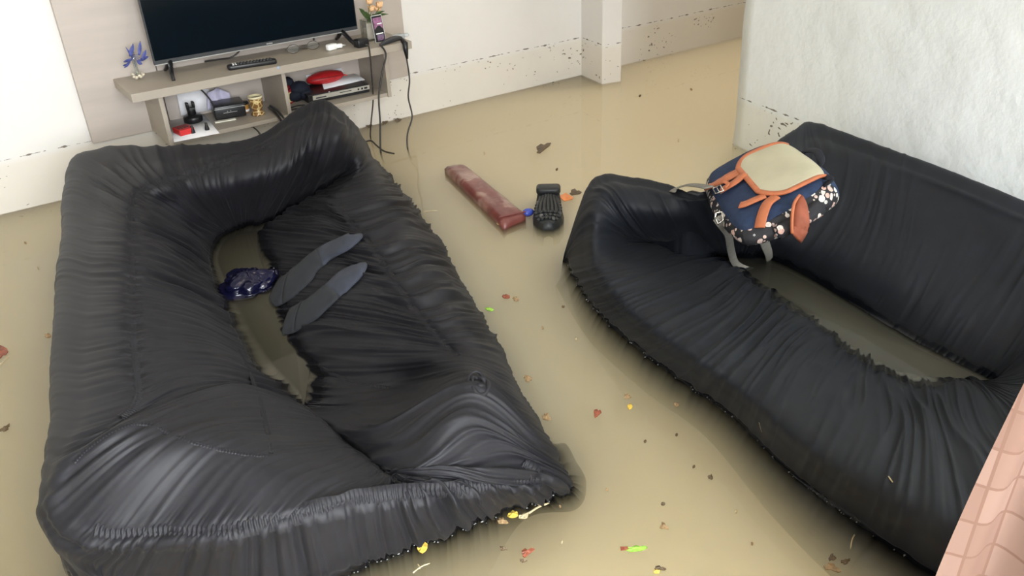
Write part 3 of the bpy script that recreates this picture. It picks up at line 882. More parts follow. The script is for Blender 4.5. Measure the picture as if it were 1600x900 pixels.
for k, (x, y, wd) in enumerate([(561, 13, .018), (566, 19, .022), (573, 26, .022), (582, 26, .02), (590, 26, .022), (601, 17, .016), (607, 22, .016), (600, 22, .02), (586, 24, .02), (577, 22, .02)]):
    A = Vector((v.x + .01 * (k % 3 - 1), yv - .01, v.z + .088)); B = Vector(aty(x, y, yv - .04 + .012 * (k % 5)))
    t_ = B - A; n_ = t_.cross(Vector((0, 1, .4))).normalized(); G = []
    for i in range(8):
        f = i / 7; hw = wd * .5 * max(.05, math.sin(PI * f ** 1.1)) if f > .25 else .0012
        cen = A + t_ * f + Vector((0, 0, .012 * math.sin(PI * f)))
        G.append([cen - n_ * hw + Vector((0, -.003, 0)), cen, cen + n_ * hw + Vector((0, -.003, 0))])
    MB().grid(G, thick=(0, .001, 0)).build('leaf', M_leaf, rv)

# phone in a white-edged case leaning on the vase
v = put(597, 66); ph = thing('smartphone', 'phone with a purple picture screen leaning upright on the vase', 'phone', v)
Mt = Matrix.Translation((v.x, v.y + .005, v.z)) @ Matrix.Rotation(.10, 4, 'Z') @ Matrix.Rotation(-.16, 4, 'X')
MB().box((0, .005, .062), (.056, .008, .122), Mt).build('case', M_white, ph, bevel=.002)
MB().box((-.002, .0, .062), (.052, .003, .118), Mt).build('screen', M_black, ph)
M_pk = mat('purple_screen_picture', (.30, .13, .24), .3, .5, 60); M_pk2 = mat('mauve_screen_picture', (.20, .13, .21), .3, .5, 90)
MB().prism([(-.024, .06), (-.006, .075), (.008, .075), (.022, .058), (.022, .112), (-.024, .112)], 0, .001, Mt @ Matrix.Translation((-.001, -.0016, 0)) @ Matrix.Rotation(PI / 2, 4, 'X')).build('picture', M_pk, ph)
MB().box((0, -.002, .021), (.036, .001, .026), Mt).build('picture', M_pk2, ph)
for z_, x_, w_ in ((.084, .006, .026), (.040, -.002, .040)): MB().box((x_, -.0024, z_), (w_, .001, .005), Mt).build('text_bar', M_white, ph)

cp = put(441, 107); q = MB().rbox((cp.x, 3.603, cp.z - .006), (.013, .010, .013), .004)
tag(q.build('clip', mat('pale_blue_plastic', (.30, .38, .50), .35, .1)), 'tiny pale blue clip on the front edge of the shelf', 'clip')

# left compartment
def low(px, py): return Vector(at(px, py, ZB))
pc = [low(272, 222), low(343, 208), low(318, 178), low(262, 188)]
tag(MB().grid([[pc[0], pc[1]], [pc[3], pc[2]]], thick=.0012).build('paper_sheet', M_paper), 'flat white sheet of paper under the red box', 'paper')
p = low(291, 211); rb = thing('card_box', 'small red box with dark print on white paper', 'box', p)
MB().box((p.x + .002, p.y + .035, ZB + .013), (.066, .075, .024), rz=.15).build('carton', M_red, rb, bevel=.002)
MB().box((p.x - .002, p.y + .052, ZB + .0256), (.056, .034, .001), rz=.15).build('label_panel', mat('dark_red_print', (.22, .02, .02), .5, .3), rb)
for k in range(4): MB().box((p.x - .020 + k * .013, p.y + .026 + k * .002, ZB + .0256), (.009, .016, .001), rz=.15).build('print', M_black, rb)
p = low(306, 193); hd = thing('round_holder', 'black round-based plastic holder with a forked top on white paper', 'holder', p)
MB().lathe([(.036, 0), (.041, .004), (.041, .022), (.037, .028), (.020, .032), (.018, .034)], 28, (p.x, p.y + .03, ZB + .002), rib=(14, .02)).build('base', M_black, hd)
MB().lathe([(.019, 0), (.018, .02), (.020, .034), (.014, .036)], 20, (p.x, p.y + .03, ZB + .034)).build('neck', M_black, hd)
for s_ in (-1, 1): MB().rbox((p.x + s_ * .013, p.y + .03, ZB + .079), (.012, .026, .024), .005).build('prong', M_black, hd)
MB().rbox((p.x, p.y + .012, ZB + .064), (.022, .006, .010), .002).build('ridge', M_dark, hd)
for k, (x, y) in enumerate(((302, 208), (324, 203))):
    p = low(x, y); pk = MB().lathe([(.0105, 0), (.0095, .008), (.006, .022), (.0055, .030), (.004, .032)], 14, (p.x, p.y, ZB + .001))
    tag(pk.build('cone_peg', M_black), ['small black cone standing beside the red box', 'small black cone standing at the paper edge by the router'][k], 'peg', 'black cones on the paper')
p0, p1 = low(338, 190), low(386, 182)
rt = thing('router', 'black router box with a silver stripe on the lower shelf', 'router', (p0 + p1) / 2)
dr = math.atan2((p1 - p0).y, (p1 - p0).x); Lr = (p1 - p0).length; c = (p0 + p1) / 2 + Vector((-math.sin(dr), math.cos(dr), 0)) * .06
MB().rbox((c.x, c.y, ZB + .034), (Lr, .12, .058), .006, rz=dr).build('body', M_black, rt)
f_ = (p0 + p1) / 2; MB().box((f_.x, f_.y - .0005, ZB + .052), (Lr * .98, .003, .0022), rz=dr).build('silver_stripe', M_silver, rt)
for k in range(4): MB().box((f_.x - .012 + k * .015, f_.y - .002 + k * .003, ZB + .038), (.004, .003, .0025), rz=dr).build('indicator_mark', M_silver, rt)
MB().box((f_.x, f_.y - .001, ZB + .032), (Lr * .45, .003, .0012), rz=dr).build('silver_line', M_silver, rt)
p = low(352, 189); tag(MB().box((p.x, p.y - .002, ZB + .0025), (.09, .022, .004), rz=dr).build('card', mat('cream_card', (.82, .80, .68), .6, .03)), 'narrow cream card under the router front', 'card')
lk = MB().tube(curve([aty(312, 138, 3.9), aty(322, 148, 3.88), aty(330, 158, 3.86), aty(338, 168, 3.85)], 14), .0038, 6)
tag(lk.build('router_cable', M_cord), 'short dark cable dropping behind the black router', 'cable')
G = []
for i in range(9):
    row = []
    for j in range(7):
        f, g_ = i / 8, j / 6
        b_ = Vector(aty(325 + 34 * f, 172 - 2 * f - 34 * g_ * (1 - .45 * abs(f - .4)), 3.875)); b_.y += .012 * math.sin(f * 9 + g_ * 3)
        row.append(b_)
    G.append(row)
tag(MB().grid(G, thick=(0, .004, 0)).build('folded_cloth', mat('lilac_cloth', (.50, .48, .62), .7, .1)), 'pale lilac cloth crumpled behind the black router', 'cloth')
wpp = [aty(276, 146, 3.91), aty(326, 136, 3.91), aty(330, 172, 3.90), aty(283, 181, 3.90)]
tag(MB().grid([[wpp[0], wpp[1]], [wpp[3], wpp[2]]], thick=(0, .002, 0)).build('paper_sheet', M_paper), 'white sheet leaning against the panel in the left compartment', 'paper')

def giraffe():
    t = NT('giraffe_pattern'); b = t.b; b.inputs['Roughness'].default_value = .3
    mp = t.coord(); vo = t.n('ShaderNodeTexVoronoi', _feature='DISTANCE_TO_EDGE', Scale=48.0); t.l(mp, 'Vector', vo, 'Vector')
    r = t.ramp(vo, 'Distance', [(.0, (.70, .56, .28)), (.05, (.62, .46, .20)), (.10, (.22, .11, .035)), (1, (.12, .05, .015))]); t.l(r, 'Color', b, 'Base Color'); return t.m
M_gir = giraffe()
p = low(407, 181); gc = thing('goblet', 'giraffe-patterned goblet on the lower shelf beside the divider', 'cup', p)
MB().lathe([(.030, 0), (.031, .006), (.026, .014), (.020, .020), (.022, .028), (.028, .038), (.029, .060), (.031, .080), (.032, .084), (.029, .084), (.027, .060), (.020, .040), (.005, .034)], 24, (p.x, p.y + .028, ZB)).build('bowl', M_gir, gc)
MB().lathe([(.0285, .0), (.0318, .001), (.0328, .006), (.0318, .010), (.029, .011), (.0282, .0)], 24, (p.x, p.y + .028, ZB + .076)).build('rim', mat('cream_glaze', (.75, .66, .42), .3, .1), gc)
p = low(390, 179); sc_ = thing('small_cup', 'small amber and brown cup behind the giraffe-patterned goblet', 'cup', p)
MB().lathe([(.016, 0), (.018, .004), (.018, .016), (.017, .018), (.019, .030), (.018, .038), (.015, .038)], 18, (p.x, p.y + .05, ZB)).build('body', mat('amber_glaze', (.45, .22, .05), .3, .4, 80), sc_)
MB().lathe([(.019, 0), (.0195, .006), (.017, .012)], 18, (p.x, p.y + .05, ZB + .038)).build('lid', M_black, sc_)
MB().lathe([(.0188, 0), (.0188, .010)], 18, (p.x, p.y + .05, ZB + .005)).build('band', M_white, sc_)
lp = MB().tube(curve([low(420, 168), low(427, 176) + Vector((0, 0, .012)), low(434, 182) + Vector((0, 0, .004)), low(440, 190)], 16), .006, 7)
tag(lp.build('loose_cable', M_black), 'glossy black cord looped beside the divider', 'cord')
lp = MB().tube(curve([low(424, 170) + Vector((0, .01, .012)), low(434, 176) + Vector((0, 0, .01)), low(443, 184)], 14), .005, 7)
tag(lp.build('loose_cable', M_dark), 'grey cord lying against the divider in the left compartment', 'cord')
lp = MB().tube(curve([aty(396, 199, 3.70), aty(402, 204, 3.6), aty(410, 214, 3.5), aty(420, 226, 3.45)], 14), .0035, 6)
tag(lp.build('hanging_cable', M_cord), 'thin black cord hanging below the shelf behind the sofa', 'cord')

# right compartment
p0, p1 = low(490, 162), low(578, 144)
dv = thing('dvd_player', 'flat black disc player with a silver front on the lower shelf', 'DVD player', (p0 + p1) / 2)
dr = math.atan2((p1 - p0).y, (p1 - p0).x); Lr = (p1 - p0).length; ux = Vector((math.cos(dr), math.sin(dr), 0)); uy = Vector((-ux.y, ux.x, 0))
cf = (p0 + p1) / 2
def dbox(a, b, z, sx, sy, sz): q = cf + ux * a + uy * b; return MB().box((q.x, q.y, ZB + z), (sx, sy, sz), rz=dr)
dbox(-.01, .092, .021, Lr + .02, .18, .038).build('body', M_black, dv, bevel=.002)
dbox(0, .0, .026, Lr, .006, .020).build('silver_front', mat('brushed_silver', (.55, .53, .47), .35, .05, metal=.5), dv)
for a, w_ in ((.30, .010), (.36, .012), (.42, .022)): dbox((a - .03) * Lr * 1.1, -.004, .026, w_ * .7, .003, .008).build('button', M_black, dv)
dbox(-Lr * .36, -.004, .024, .05, .002, .005).build('maker_mark', M_dark, dv)
dbox(.02, -.004, .0275, .06, .002, .003).build('display_line', M_dark, dv)
dbox(-.06, .0, .040, .006, .004, .003).build('light', M_white, dv)
T = ZB + .042
def shelf2(px, py): return Vector(at(px, py, T))
q = [shelf2(506, 139), shelf2(570, 124), shelf2(546, 110), shelf2(500, 120)]
tag(MB().grid([[q[0], q[1]], [q[3], q[2]]], thick=.004).build('paper_stack', M_paper), 'white papers lying on the disc player', 'paper')
p = shelf2(516, 132); pz = T + .003
pch = thing('pouch', 'glossy red zipped pouch on white papers in the right compartment', 'pouch', p)
cx, cy = p.x + .0, p.y + .05
MB().blob((cx, cy, pz + .022), (.098, .045, .030), 22, 12, jit=.025).build('body', M_redcloth, pch)
MB().tube(curve([(cx - .085, cy - .026, pz + .026), (cx - .03, cy - .043, pz + .03), (cx + .04, cy - .041, pz + .028), (cx + .09, cy - .016, pz + .022)], 20), .0022, 6).build('zip', mat('dark_red_zip', (.2, .01, .01), .4), pch)
MB().tube([(cx + .09, cy - .016, pz + .022), (cx + .104, cy - .024, pz + .016)], .003, 6).build('zip_pull', M_red, pch)
p = low(463, 162); bg = thing('dark_bundle', 'dark navy cloth bundle slumped beside the red pouch', 'cloth', p)
mb = MB()
for a, b, zz, sx, sy, sz in ((0, .03, .03, .05, .05, .032), (.03, .02, .055, .05, .04, .035), (-.012, .05, .085, .032, .03, .026), (.05, .0, .03, .035, .035, .03)):
    mb.blob((p.x + a + .01, p.y + b + .02, ZB + zz), (sx, sy, sz), 14, 9, jit=.10)
bo = mb.build('bundle', M_navycl, bg)
p = low(452, 163); cn = thing('tin', 'dark red tin with a gold label beside the divider', 'tin', p)
MB().lathe([(.028, 0), (.029, .003), (.029, .062), (.027, .066)], 24, (p.x + .004, p.y + .03, ZB)).build('can', mat('dark_red_tin', (.25, .012, .02), .3, .15), cn)
MB().lathe([(.022, 0), (.024, .003), (.024, .012), (.02, .016)], 24, (p.x + .004, p.y + .03, ZB + .066)).build('lid', mat('dark_red_lid', (.16, .01, .012), .3, .15), cn)
lb = MB(); G = [[(p.x + .004 + .0295 * math.sin(a), p.y + .03 - .0295 * math.cos(a), ZB + z_) for z_ in (.008, .054)] for a in np.linspace(-1.0, .55, 10)]
lb.grid(G); lb.build('gold_label', mat('gold_label', (.62, .48, .20), .5, .35, 90), cn)
wpp = [aty(478, 118, 3.91), aty(533, 106, 3.91), aty(540, 118, 3.91), aty(482, 132, 3.91)]
tag(MB().grid([[wpp[0], wpp[1]], [wpp[3], wpp[2]]], thick=(0, .002, 0)).build('paper_sheet', M_paper), 'white sheet leaning against the panel behind the red pouch', 'paper')
for k, (a, b) in enumerate((((454, 170), (477, 165)), ((453, 174), (474, 170)))):
    A, B = low(*a), low(*b); lp = MB().tube(curve([A + Vector((0, 0, .004)), (A + B) / 2 + Vector((0, .004, .006)), B + Vector((0, 0, .003))], 10), .0035, 6)
    tag(lp.build('dark_pen', M_black), ['upper of two black pens on the shelf below the red tin', 'lower of two black pens on the shelf, next to the sofa arm'][k], 'pen', 'pens in the right compartment')

# ------------------------------------------------------------------ things floating on the water
def torn():
    t = NT('wet_red_brown_board'); b = t.b; b.inputs['Roughness'].default_value = .28
    mp = t.coord(); n1 = t.n('ShaderNodeTexNoise', Scale=9.0, Detail=5.0, Roughness=.6); t.l(mp, 'Vector', n1, 'Vector')
    n2 = t.n('ShaderNodeTexNoise', Scale=5.0, Detail=3.0, Distortion=.6); t.l(mp, 'Vector', n2, 'Vector')
    base = t.ramp(n1, 'Fac', [(.3, (.13, .028, .024)), (.7, (.24, .085, .07))])
    pt = t.ramp(n2, 'Fac', [(.49, (0, 0, 0)), (.53, (.75, .75, .75))])
    pale = t.ramp(n1, 'Fac', [(.35, (.20, .08, .06)), (.65, (.46, .33, .27))])
    mx = t.n('ShaderNodeMix', _data_type='RGBA'); t.l(pt, 'Color', mx, 'Factor'); t.l(base, 'Color', mx, 'A'); t.l(pale, 'Color', mx, 'B'); t.l(mx, 'Result', b, 'Base Color')
    bp = t.n('ShaderNodeBump', Strength=.5, Distance=.006); t.l(n1, 'Fac', bp, 'Height'); t.l(bp, 'Normal', b, 'Normal'); return t.m
zt = .035
q = [Vector(at(*a, zt)) for a in ((694, 258), (724, 253), (821, 331), (786, 346))]
pk = thing('plank', 'red-brown wooden plank with torn pale patches floating between the sofas', 'plank', ((q[0] + q[2]) / 2)[:2] + (0,))
G = []
for i in range(19):
    row = []; f = i / 18
    a, b = q[0] + (q[3] - q[0]) * f, q[1] + (q[2] - q[1]) * f
    for j in range(7):
        g_ = j / 6; p = a + (b - a) * g_; e = (.010 if j in (0, 6) else 0) + (.008 if i in (0, 18) else 0)
        p.z += -e + .004 * (float(noise2(f * 14, g_ * 3, 2)) - .5); row.append(p)
    G.append(row)
MB().grid(G, thick=.055).build('board', torn(), pk)
d_ = (q[3] - q[0]).normalized()
for f, wd in ((.97, .012),):
    a, b = q[0] + (q[3] - q[0]) * f, q[1] + (q[2] - q[1]) * f
    MB().box(((a + b).x / 2, (a + b).y / 2, zt + .001), (.006, (b - a).length * .96, .004), rz=math.atan2(d_.y, d_.x)).build('end_band', mat('dull_red_edge', (.16, .04, .035), .3, .3), pk)

# upturned shoe: narrow heel block at the far end, broad forefoot at the near end
zs = .045
h0 = Vector(at(857, 292, zs)); h1 = Vector(at(856, 343, zs)); ay = (h1 - h0).normalized(); axs = Vector((-ay.y, ay.x, 0)); Ls = (h1 - h0).length
sh = thing('shoe', 'black shoe floating upside down with its ridged sole up beside the plank', 'shoe', ((h0 + h1) / 2)[:2] + (0,))
prof = [(0, .060), (.06, .074), (.2, .076), (.27, .066), (.36, .069), (.5, .083), (.65, .092), (.8, .088), (.92, .066), (1, .03)]
px_, pw_ = np.array([a for a, b in prof]), np.array([b for a, b in prof])
k_ = Vector(at(881, 322, zs)) - Vector(at(832, 322, zs)); wsc = k_.length / 2 / .092
G = []
for i in range(41):
    f = i / 40; row = []
    wv = float(np.interp(f, px_, pw_)) * wsc
    for j in range(17):
        g_ = j / 8 - 1
        z = zs - .012 * g_ * g_ - .028 * max(0, f - .55) ** 1.2 - (.03 if abs(g_) > .99 else 0) - .012 * math.exp(-((f - .24) / .03) ** 2)
        row.append(h0 + ay * (Ls * f) + axs * (wv * g_) + Vector((0, 0, z - zs)))
    G.append(row)
M_rub = mat('black_rubber', (.016, .018, .019), .42, .3, 40, bump=.3); M_scuff = mat('scuffed_rubber', (.10, .10, .095), .5, .6, 60)
MB().grid(G, thick=.06).build('sole', M_rub, sh)
hb = MB()
hb.rbox(h0 + ay * Ls * .11 + Vector((0, 0, .004)), (.148 * wsc, Ls * .2, .03), .018, rz=math.atan2(axs.y, axs.x)).build('heel', M_rub, sh)
for k in range(7):                                        # long ridges that fan from the waist of the sole to the toe
    g_ = (k - 3) / 3.4; pts = []
    for i in range(14):
        f = .27 + .5 * i / 13
        wv = float(np.interp(f, px_, pw_)) * wsc
        pts.append(h0 + ay * (Ls * f) + axs * (wv * g_ * (.75 + .15 * f)) + Vector((0, 0, .001 - .012 * g_ * g_ - .028 * max(0, f - .55) ** 1.2)))
    MB().tube(pts, .0075, 6).build('ridge', M_rub, sh)
for i in range(7):
    for j in range(6):
        f = .46 + .075 * i; g_ = (j - 2.5) / 3 
        if abs(g_) < .6 and f < .7: continue
        wv = float(np.interp(f, px_, pw_)) * wsc; z = zs - .012 * g_ * g_ - .028 * max(0, f - .55) ** 1.2
        p = h0 + ay * (Ls * f) + axs * (wv * g_ * .93); p.z = z + .002
        MB().rbox(p, (.018, .013, .009), .003, rz=math.atan2(ay.y, ay.x) + .5 * g_, n=1).build('lug', M_scuff if (i * 5 + j * 3) % 7 == 0 else M_rub, sh)
p = Vector(at(825, 334, .0)); tag(MB().blob((p.x, p.y, .006), (.026, .020, .016), 16, 10).build('bottle_cap', mat('blue_cap_plastic', (.05, .08, .42), .2, .1)), 'small round blue cap floating between the plank and the shoe', 'cap')
def scrap(name, label, cat, pts, m, z=.004, th=.003, group=None, curl=.004):
    P = [Vector(at(*a)) for a in pts]; c_ = sum(P, Vector()) / len(P)
    mb = MB(); n = len(P)
    top = [Vector((p.x, p.y, z + curl * math.sin(3 * i))) for i, p in enumerate(P)]; inn = [(p * .45 + Vector((c_.x, c_.y, z + .003)) * .55) for p in top]
    cc = Vector((c_.x, c_.y, z + .004)); vs = top + inn + [cc] + [p - Vector((0, 0, th)) for p in top]
    fs = [(i, (i + 1) % n, n + (i + 1) % n, n + i) for i in range(n)] + [(n + i, n + (i + 1) % n, 2 * n) for i in range(n)] + [((i + 1) % n, i, 2 * n + 1 + i, 2 * n + 1 + (i + 1) % n) for i in range(n)] + [tuple(2 * n + 1 + i for i in range(n))[::-1]]
    mb.add(vs, fs, False); return tag(mb.build(name, m), label, cat, group)
scrap('orange_scrap', 'bright orange scrap floating beside the upturned shoe', 'scrap', [(875, 307), (884, 303), (896, 309), (894, 313), (882, 314), (876, 312)], mat('orange_plastic', (.85, .28, .08), .4, .15), curl=.006)

def L(name, c, var=.35): return mat(name, c, .5, var, 120)
M_l_red = L('red_brown_leaf', (.26, .075, .04)); M_l_yel = L('yellow_leaf', (.72, .50, .08)); M_l_tan = L('tan_leaf', (.30, .20, .10))
M_l_grn = L('green_leaf', (.26, .48, .06)); M_l_brn = L('dark_brown_leaf', (.11, .075, .04)); M_l_straw = L('straw', (.50, .41, .24), .1)
def leaf(px, py, sx, sy, ang, m, label, kind='leaf', lobes=0, group='leaves floating on the flood water'):
    n = 12; pts = []
    for i in range(n):
        a = 2 * PI * i / n; r = 1 + (lobes * math.cos(3 * a + px)) + random.uniform(-.12, .12)
        x, y = sx * r * math.cos(a) * (1 if abs(math.sin(a)) > .3 else 1.05), sy * r * math.sin(a)
        pts.append((px + x * math.cos(ang) - y * math.sin(ang), py + x * math.sin(ang) + y * math.cos(ang)))
    return scrap('floating_' + kind, label, kind, pts, m, z=.003, group=group, curl=.002)
def straw(a, b, label, r=.0016, m=None, z=.003, group='straws and stalks on the water'):
    A, B = Vector(at(*a, z)), Vector(at(*b, z))
    return tag(MB().tube(curve([A, (A + B) / 2 + Vector((.002, .003, .001)), B], 6), [r * 1.1, r, r, r, r, r * .5], 6).build('straw', m or M_l_straw), label, 'straw', group)
def sofa_straw(a, b, label):
    P = [CR_.ray(a[0] + (b[0] - a[0]) * f, a[1] + (b[1] - a[1]) * f) for f in (0, .5, 1)]
    return tag(MB().tube([h + n * .001 for h, n in P], .0014, 6).build('straw', M_l_straw), label, 'straw', 'straws lying on the dark sofa')
leaf(2, 550, 9, 10, .6, M_l_red, 'torn red-brown leaf at the far left beside the backrest', lobes=.25)
straw((0, 570), (14, 557), 'pale stalk beside the torn leaf left of the sofa')
leaf(8, 670, 8, 3, -.5, M_l_brn, 'dark thin leaf left of the near sofa corner', lobes=.3)
leaf(75, 525, 5, 3, 0, M_l_tan, 'small tan leaf scrap close to the left side of the backrest')
leaf(791, 464, 6, 3, .1, M_l_red, 'small red-brown leaf, left one of a close pair in the channel')
leaf(806, 468, 5, 3, .3, M_l_tan, 'small tan leaf, right one of a close pair in the channel')
leaf(765, 484, 7, 2, .2, M_l_grn, 'tiny pale green leaf near the ruched seat edge')
leaf(825, 592, 6, 4.5, .4, M_l_tan, 'curled tan leaf touching the seat edge by the near armrest', lobes=.2)
leaf(854, 652, 6, 5, .5, M_l_tan, 'crumpled tan leaf at the outer side of the near armrest', lobes=.25)
leaf(933, 646, 5, 6, .9, M_l_red, 'bright red-brown leaf in the middle of the channel', lobes=.25)
leaf(980, 620, 5, 3, .2, M_l_tan, 'small tan leaf nearest the dark sofa in the channel', lobes=.2)
leaf(984, 636, 4, 4, .2, M_l_yel, 'speck of yellow leaf below the small tan leaf')
leaf(660, 857, 8, 7, -.6, M_l_yel, 'round ochre leaf against the skirt of the near armrest', lobes=.1)
leaf(802, 805, 8, 5, -.2, M_l_yel, 'bright yellow leaf against the skirt hem', lobes=.08)
leaf(819, 807, 8, 4, -.3, M_l_straw, 'pale straw-coloured leaf beside the bright yellow leaf', lobes=.15)
leaf(785, 815, 7, 4, .3, M_l_tan, 'small pale brown leaf left of the bright yellow leaf', lobes=.3)
straw((826, 802), (858, 786), 'thick pale stalk at the corner of the near armrest', .0026)
straw((645, 895), (672, 880), 'forked pale straw floating near the skirt')
straw((656, 889), (652, 882), 'short straw crossing the forked pale straw', .0012)
leaf(823, 864, 9, 5, -.4, M_l_red, 'broken red-brown leaf in the open water at the front', lobes=.35)
leaf(818, 877, 5, 2, 0, M_l_brn, 'dark scrap just below the broken red-brown leaf', lobes=.3)
leaf(786, 858, 5, 2.5, .2, M_l_brn, 'dark speck of leaf left of the broken red-brown leaf', lobes=.3)
gl_ = leaf(994, 858, 16, 4, -.08, M_l_grn, 'long bright green leaf floating in the foreground', lobes=.05)
scrap('floating_leaf', 'small reddish tip joined to the long green leaf', 'leaf', [(969, 856), (981, 856), (983, 860), (976, 861), (970, 860)], M_l_red, group='leaves floating on the flood water')
leaf(1037, 823, 6, 4, .6, M_l_tan, 'tan leaf cluster above the long green leaf', lobes=.35)
leaf(1030, 889, 8, 3, .1, M_l_brn, 'dark leaf at the bottom edge below the green leaf', lobes=.35)
leaf(1026, 894, 5, 2.5, .1, M_l_yel, 'pale yellow leaf at the bottom edge below the green leaf')
leaf(1036, 788, 3, 2, .1, M_l_brn, 'tiny dark speck above the tan leaf cluster')
leaf(1300, 888, 12, 5, .4, M_l_tan, 'clump of tan debris at the bottom by the dark sofa', lobes=.35)
leaf(1321, 878, 7, 3.5, -.2, M_l_brn, 'dark brown scrap beside the clump of tan debris', lobes=.3)
leaf(1300, 872, 5, 5, .2, M_l_brn, 'small brown scrap above the clump of tan debris', lobes=.3)
straw((1335, 836), (1329, 858), 'upright pale stalk floating by the dark sofa front')
sofa_straw((1186, 660), (1190, 675), 'short white straw lying on the dark sofa seat')
sofa_straw((1388, 745), (1395, 754), 'short pale straw lying low on the dark sofa front')
leaf(1110, 746, 4, 3, .3, M_l_brn, 'small brown speck midway along the dark sofa front', lobes=.2)
leaf(1057, 633, 4, 2.5, .2, M_l_tan, 'small tan speck near the dark sofa front', lobes=.2)
leaf(848, 231, 12, 5, -.5, M_l_brn, 'thin dark silt patch floating beyond the plank', lobes=.3)
leaf(898, 301, 8, 4, 0, M_l_brn, 'dark patch of silt beside the orange scrap', lobes=.3)
straw((660, 331), (684, 329), 'pale straw floating right of the far armrest')
leaf(780, 350, 4, 2, 0, M_l_tan, 'tan scrap at the near end of the plank')
SP = [(880, 480, 'in the channel beside the dark sofa\'s corner'), (848, 513, 'alone in the upper channel'), (900, 530, 'in the channel centre, above the red-brown leaf'),
      (1008, 690, 'right of the red-brown leaf towards the dark sofa'), (875, 792, 'off the corner of the near armrest'), (878, 848, 'right of the broken red-brown leaf'),
      (1084, 730, 'close to the dark sofa, far from any leaf'), (948, 766, 'in the widest open water at the front'), (1150, 800, 'between the green leaf and the dark sofa'),
      (1057, 680, 'beside the middle of the dark sofa front'), (1175, 850, 'at the front between the green leaf and tan clump'), (757, 240, 'beyond the far end of the plank'),
      (1000, 150, 'below the white pillar'), (1080, 140, 'by the far wall right of the pillar'), (1060, 220, 'between the pillar and the backpack'), (870, 265, 'beyond the upturned shoe'),
      (40, 380, 'left of the sofa, below the wall'), (60, 420, 'beside the sofa backrest on the left')]
for k, (x, y, wh) in enumerate(SP):
    leaf(x, y, 2.1, 1.3, k, (M_l_brn, M_l_tan, M_l_straw)[k % 3], ('tiny dark speck ', 'tiny tan speck ', 'tiny pale speck ')[k % 3] + wh, kind='speck', group='specks of litter on the open water')
# cord floating below the hanging cables
pts = [at(*a, .002) for a in ((560, 229), (570, 222), (580, 220), (588, 227), (598, 235), (606, 238), (616, 240))]
tag(MB().tube(curve(pts, 30), .004, 7).build('floating_cable', M_cord), 'dark cord floating on the water below the hanging cables', 'cord')
for x, y, l_ in ((575, 196, 'dark scrap of rubbish on the tide edge under the shelf'), (600, 190, 'upright black scrap at the wall behind the hanging cords'), (621, 187, 'tiny black scrap against the wall right of the cords')):
    scrap('rubbish_scrap', l_, 'scrap', [(x - 4, y), (x - 1, y - 5), (x + 2, y - 1), (x + 7, y + 1), (x + 2, y + 3), (x - 2, y + 4)], M_l_brn, curl=.01)

# ------------------------------------------------------------------ socks and plastic bag on the left sofa
M_sock = mat('dark_grey_sock_knit', (.016, .018, .022), .85, .25, 30, bump=.4, bscale=500, sheen=.04)
M_sockf = mat('faded_sock_foot', (.034, .039, .055), .85, .2, 30, bump=.4, bscale=500, sheen=.04)
def sock(pts, label):
    H = [CL.ray(x, y) for x, y, w_ in pts]
    th = .013
    P = [h + Vector((0, 0, th * .8)) for h, n in H]
    W = []
    for i, (x, y, w_) in enumerate(pts):
        mpp = (P[i] - Vector(CAM)).length / F_PX; W.append(w_ * mpp / 2 * 1.4)
    n = 30; A = cr(np.array([list(p) for p in P]), np.linspace(0, len(P) - 1, n)); Wd = np.interp(np.linspace(0, len(P) - 1, n), range(len(P)), W)
    up = sum((nn_ for h, nn_ in H), Vector()).normalized()
    o = thing('sock', label, 'sock', P[2], 'pair of socks on the sofa seat')
    def seg(i0, i1, name, m, caps=True):
        mb = MB(); rows = []
        for i in range(i0, i1):
            t_ = Vector(A[min(i + 1, n - 1)] - A[max(i - 1, 0)]).normalized(); nn_ = (up - t_ * up.dot(t_)).normalized(); b_ = t_.cross(nn_)
            wr = 1 + .10 * (float(noise2(i * .45, px_seed, 5)) - .5); e = 1
            if i < 4: e = (.35, .68, .86, .96)[i]
            ring = []
            for k in range(16):
                a = 2 * PI * k / 16
                ca, sa = math.cos(a), math.sin(a); ca = math.copysign(abs(ca) ** .8, ca)
                hh = th * e * (.75 + .25 * float(noise2(i * .5, k * .5, 8)))
                ring.append(Vector(A[i]) + b_ * (Wd[i] * wr * e * ca) + nn_ * (hh * sa))
            rows.append(ring)
        mm = len(rows); vs = [p for r_ in rows for p in r_]
        fs = [(i * 16 + k, i * 16 + (k + 1) % 16, (i + 1) * 16 + (k + 1) % 16, (i + 1) * 16 + k) for i in range(mm - 1) for k in range(16)]
        fs += [tuple(range(16))[::-1], tuple((mm - 1) * 16 + k for k in range(16))]
        mb.add(vs, fs, True); return mb.build(name, m, o)
    px_seed = pts[0][1] * .1
    seg(0, 13, 'foot', M_sockf); seg(12, 25, 'leg', M_sock); seg(24, 30, 'cuff', M_sock)
    return o
sock([(566, 371, 15), (545, 382, 26), (515, 397, 31), (488, 416, 40), (468, 437, 50), (448, 453, 46), (429, 463, 44)], 'upper dark grey sock lying flat on the sofa seat')
sock([(573, 416, 13), (556, 430, 32), (532, 448, 42), (507, 470, 43), (487, 487, 43), (467, 499, 42), (450, 507, 38)], 'lower dark grey sock, the one nearer the front armrest')
M_bag = mat('navy_plastic_film', (.004, .004, .020), .2, .3, 20, spec=.5)
pb = Vector(at(388, 444, .01)); mb = MB()
bag = thing('plastic_bag', 'crumpled shiny navy plastic bag floating in the flooded sofa seat', 'bag', pb)
vs = []; n, m = 72, 36
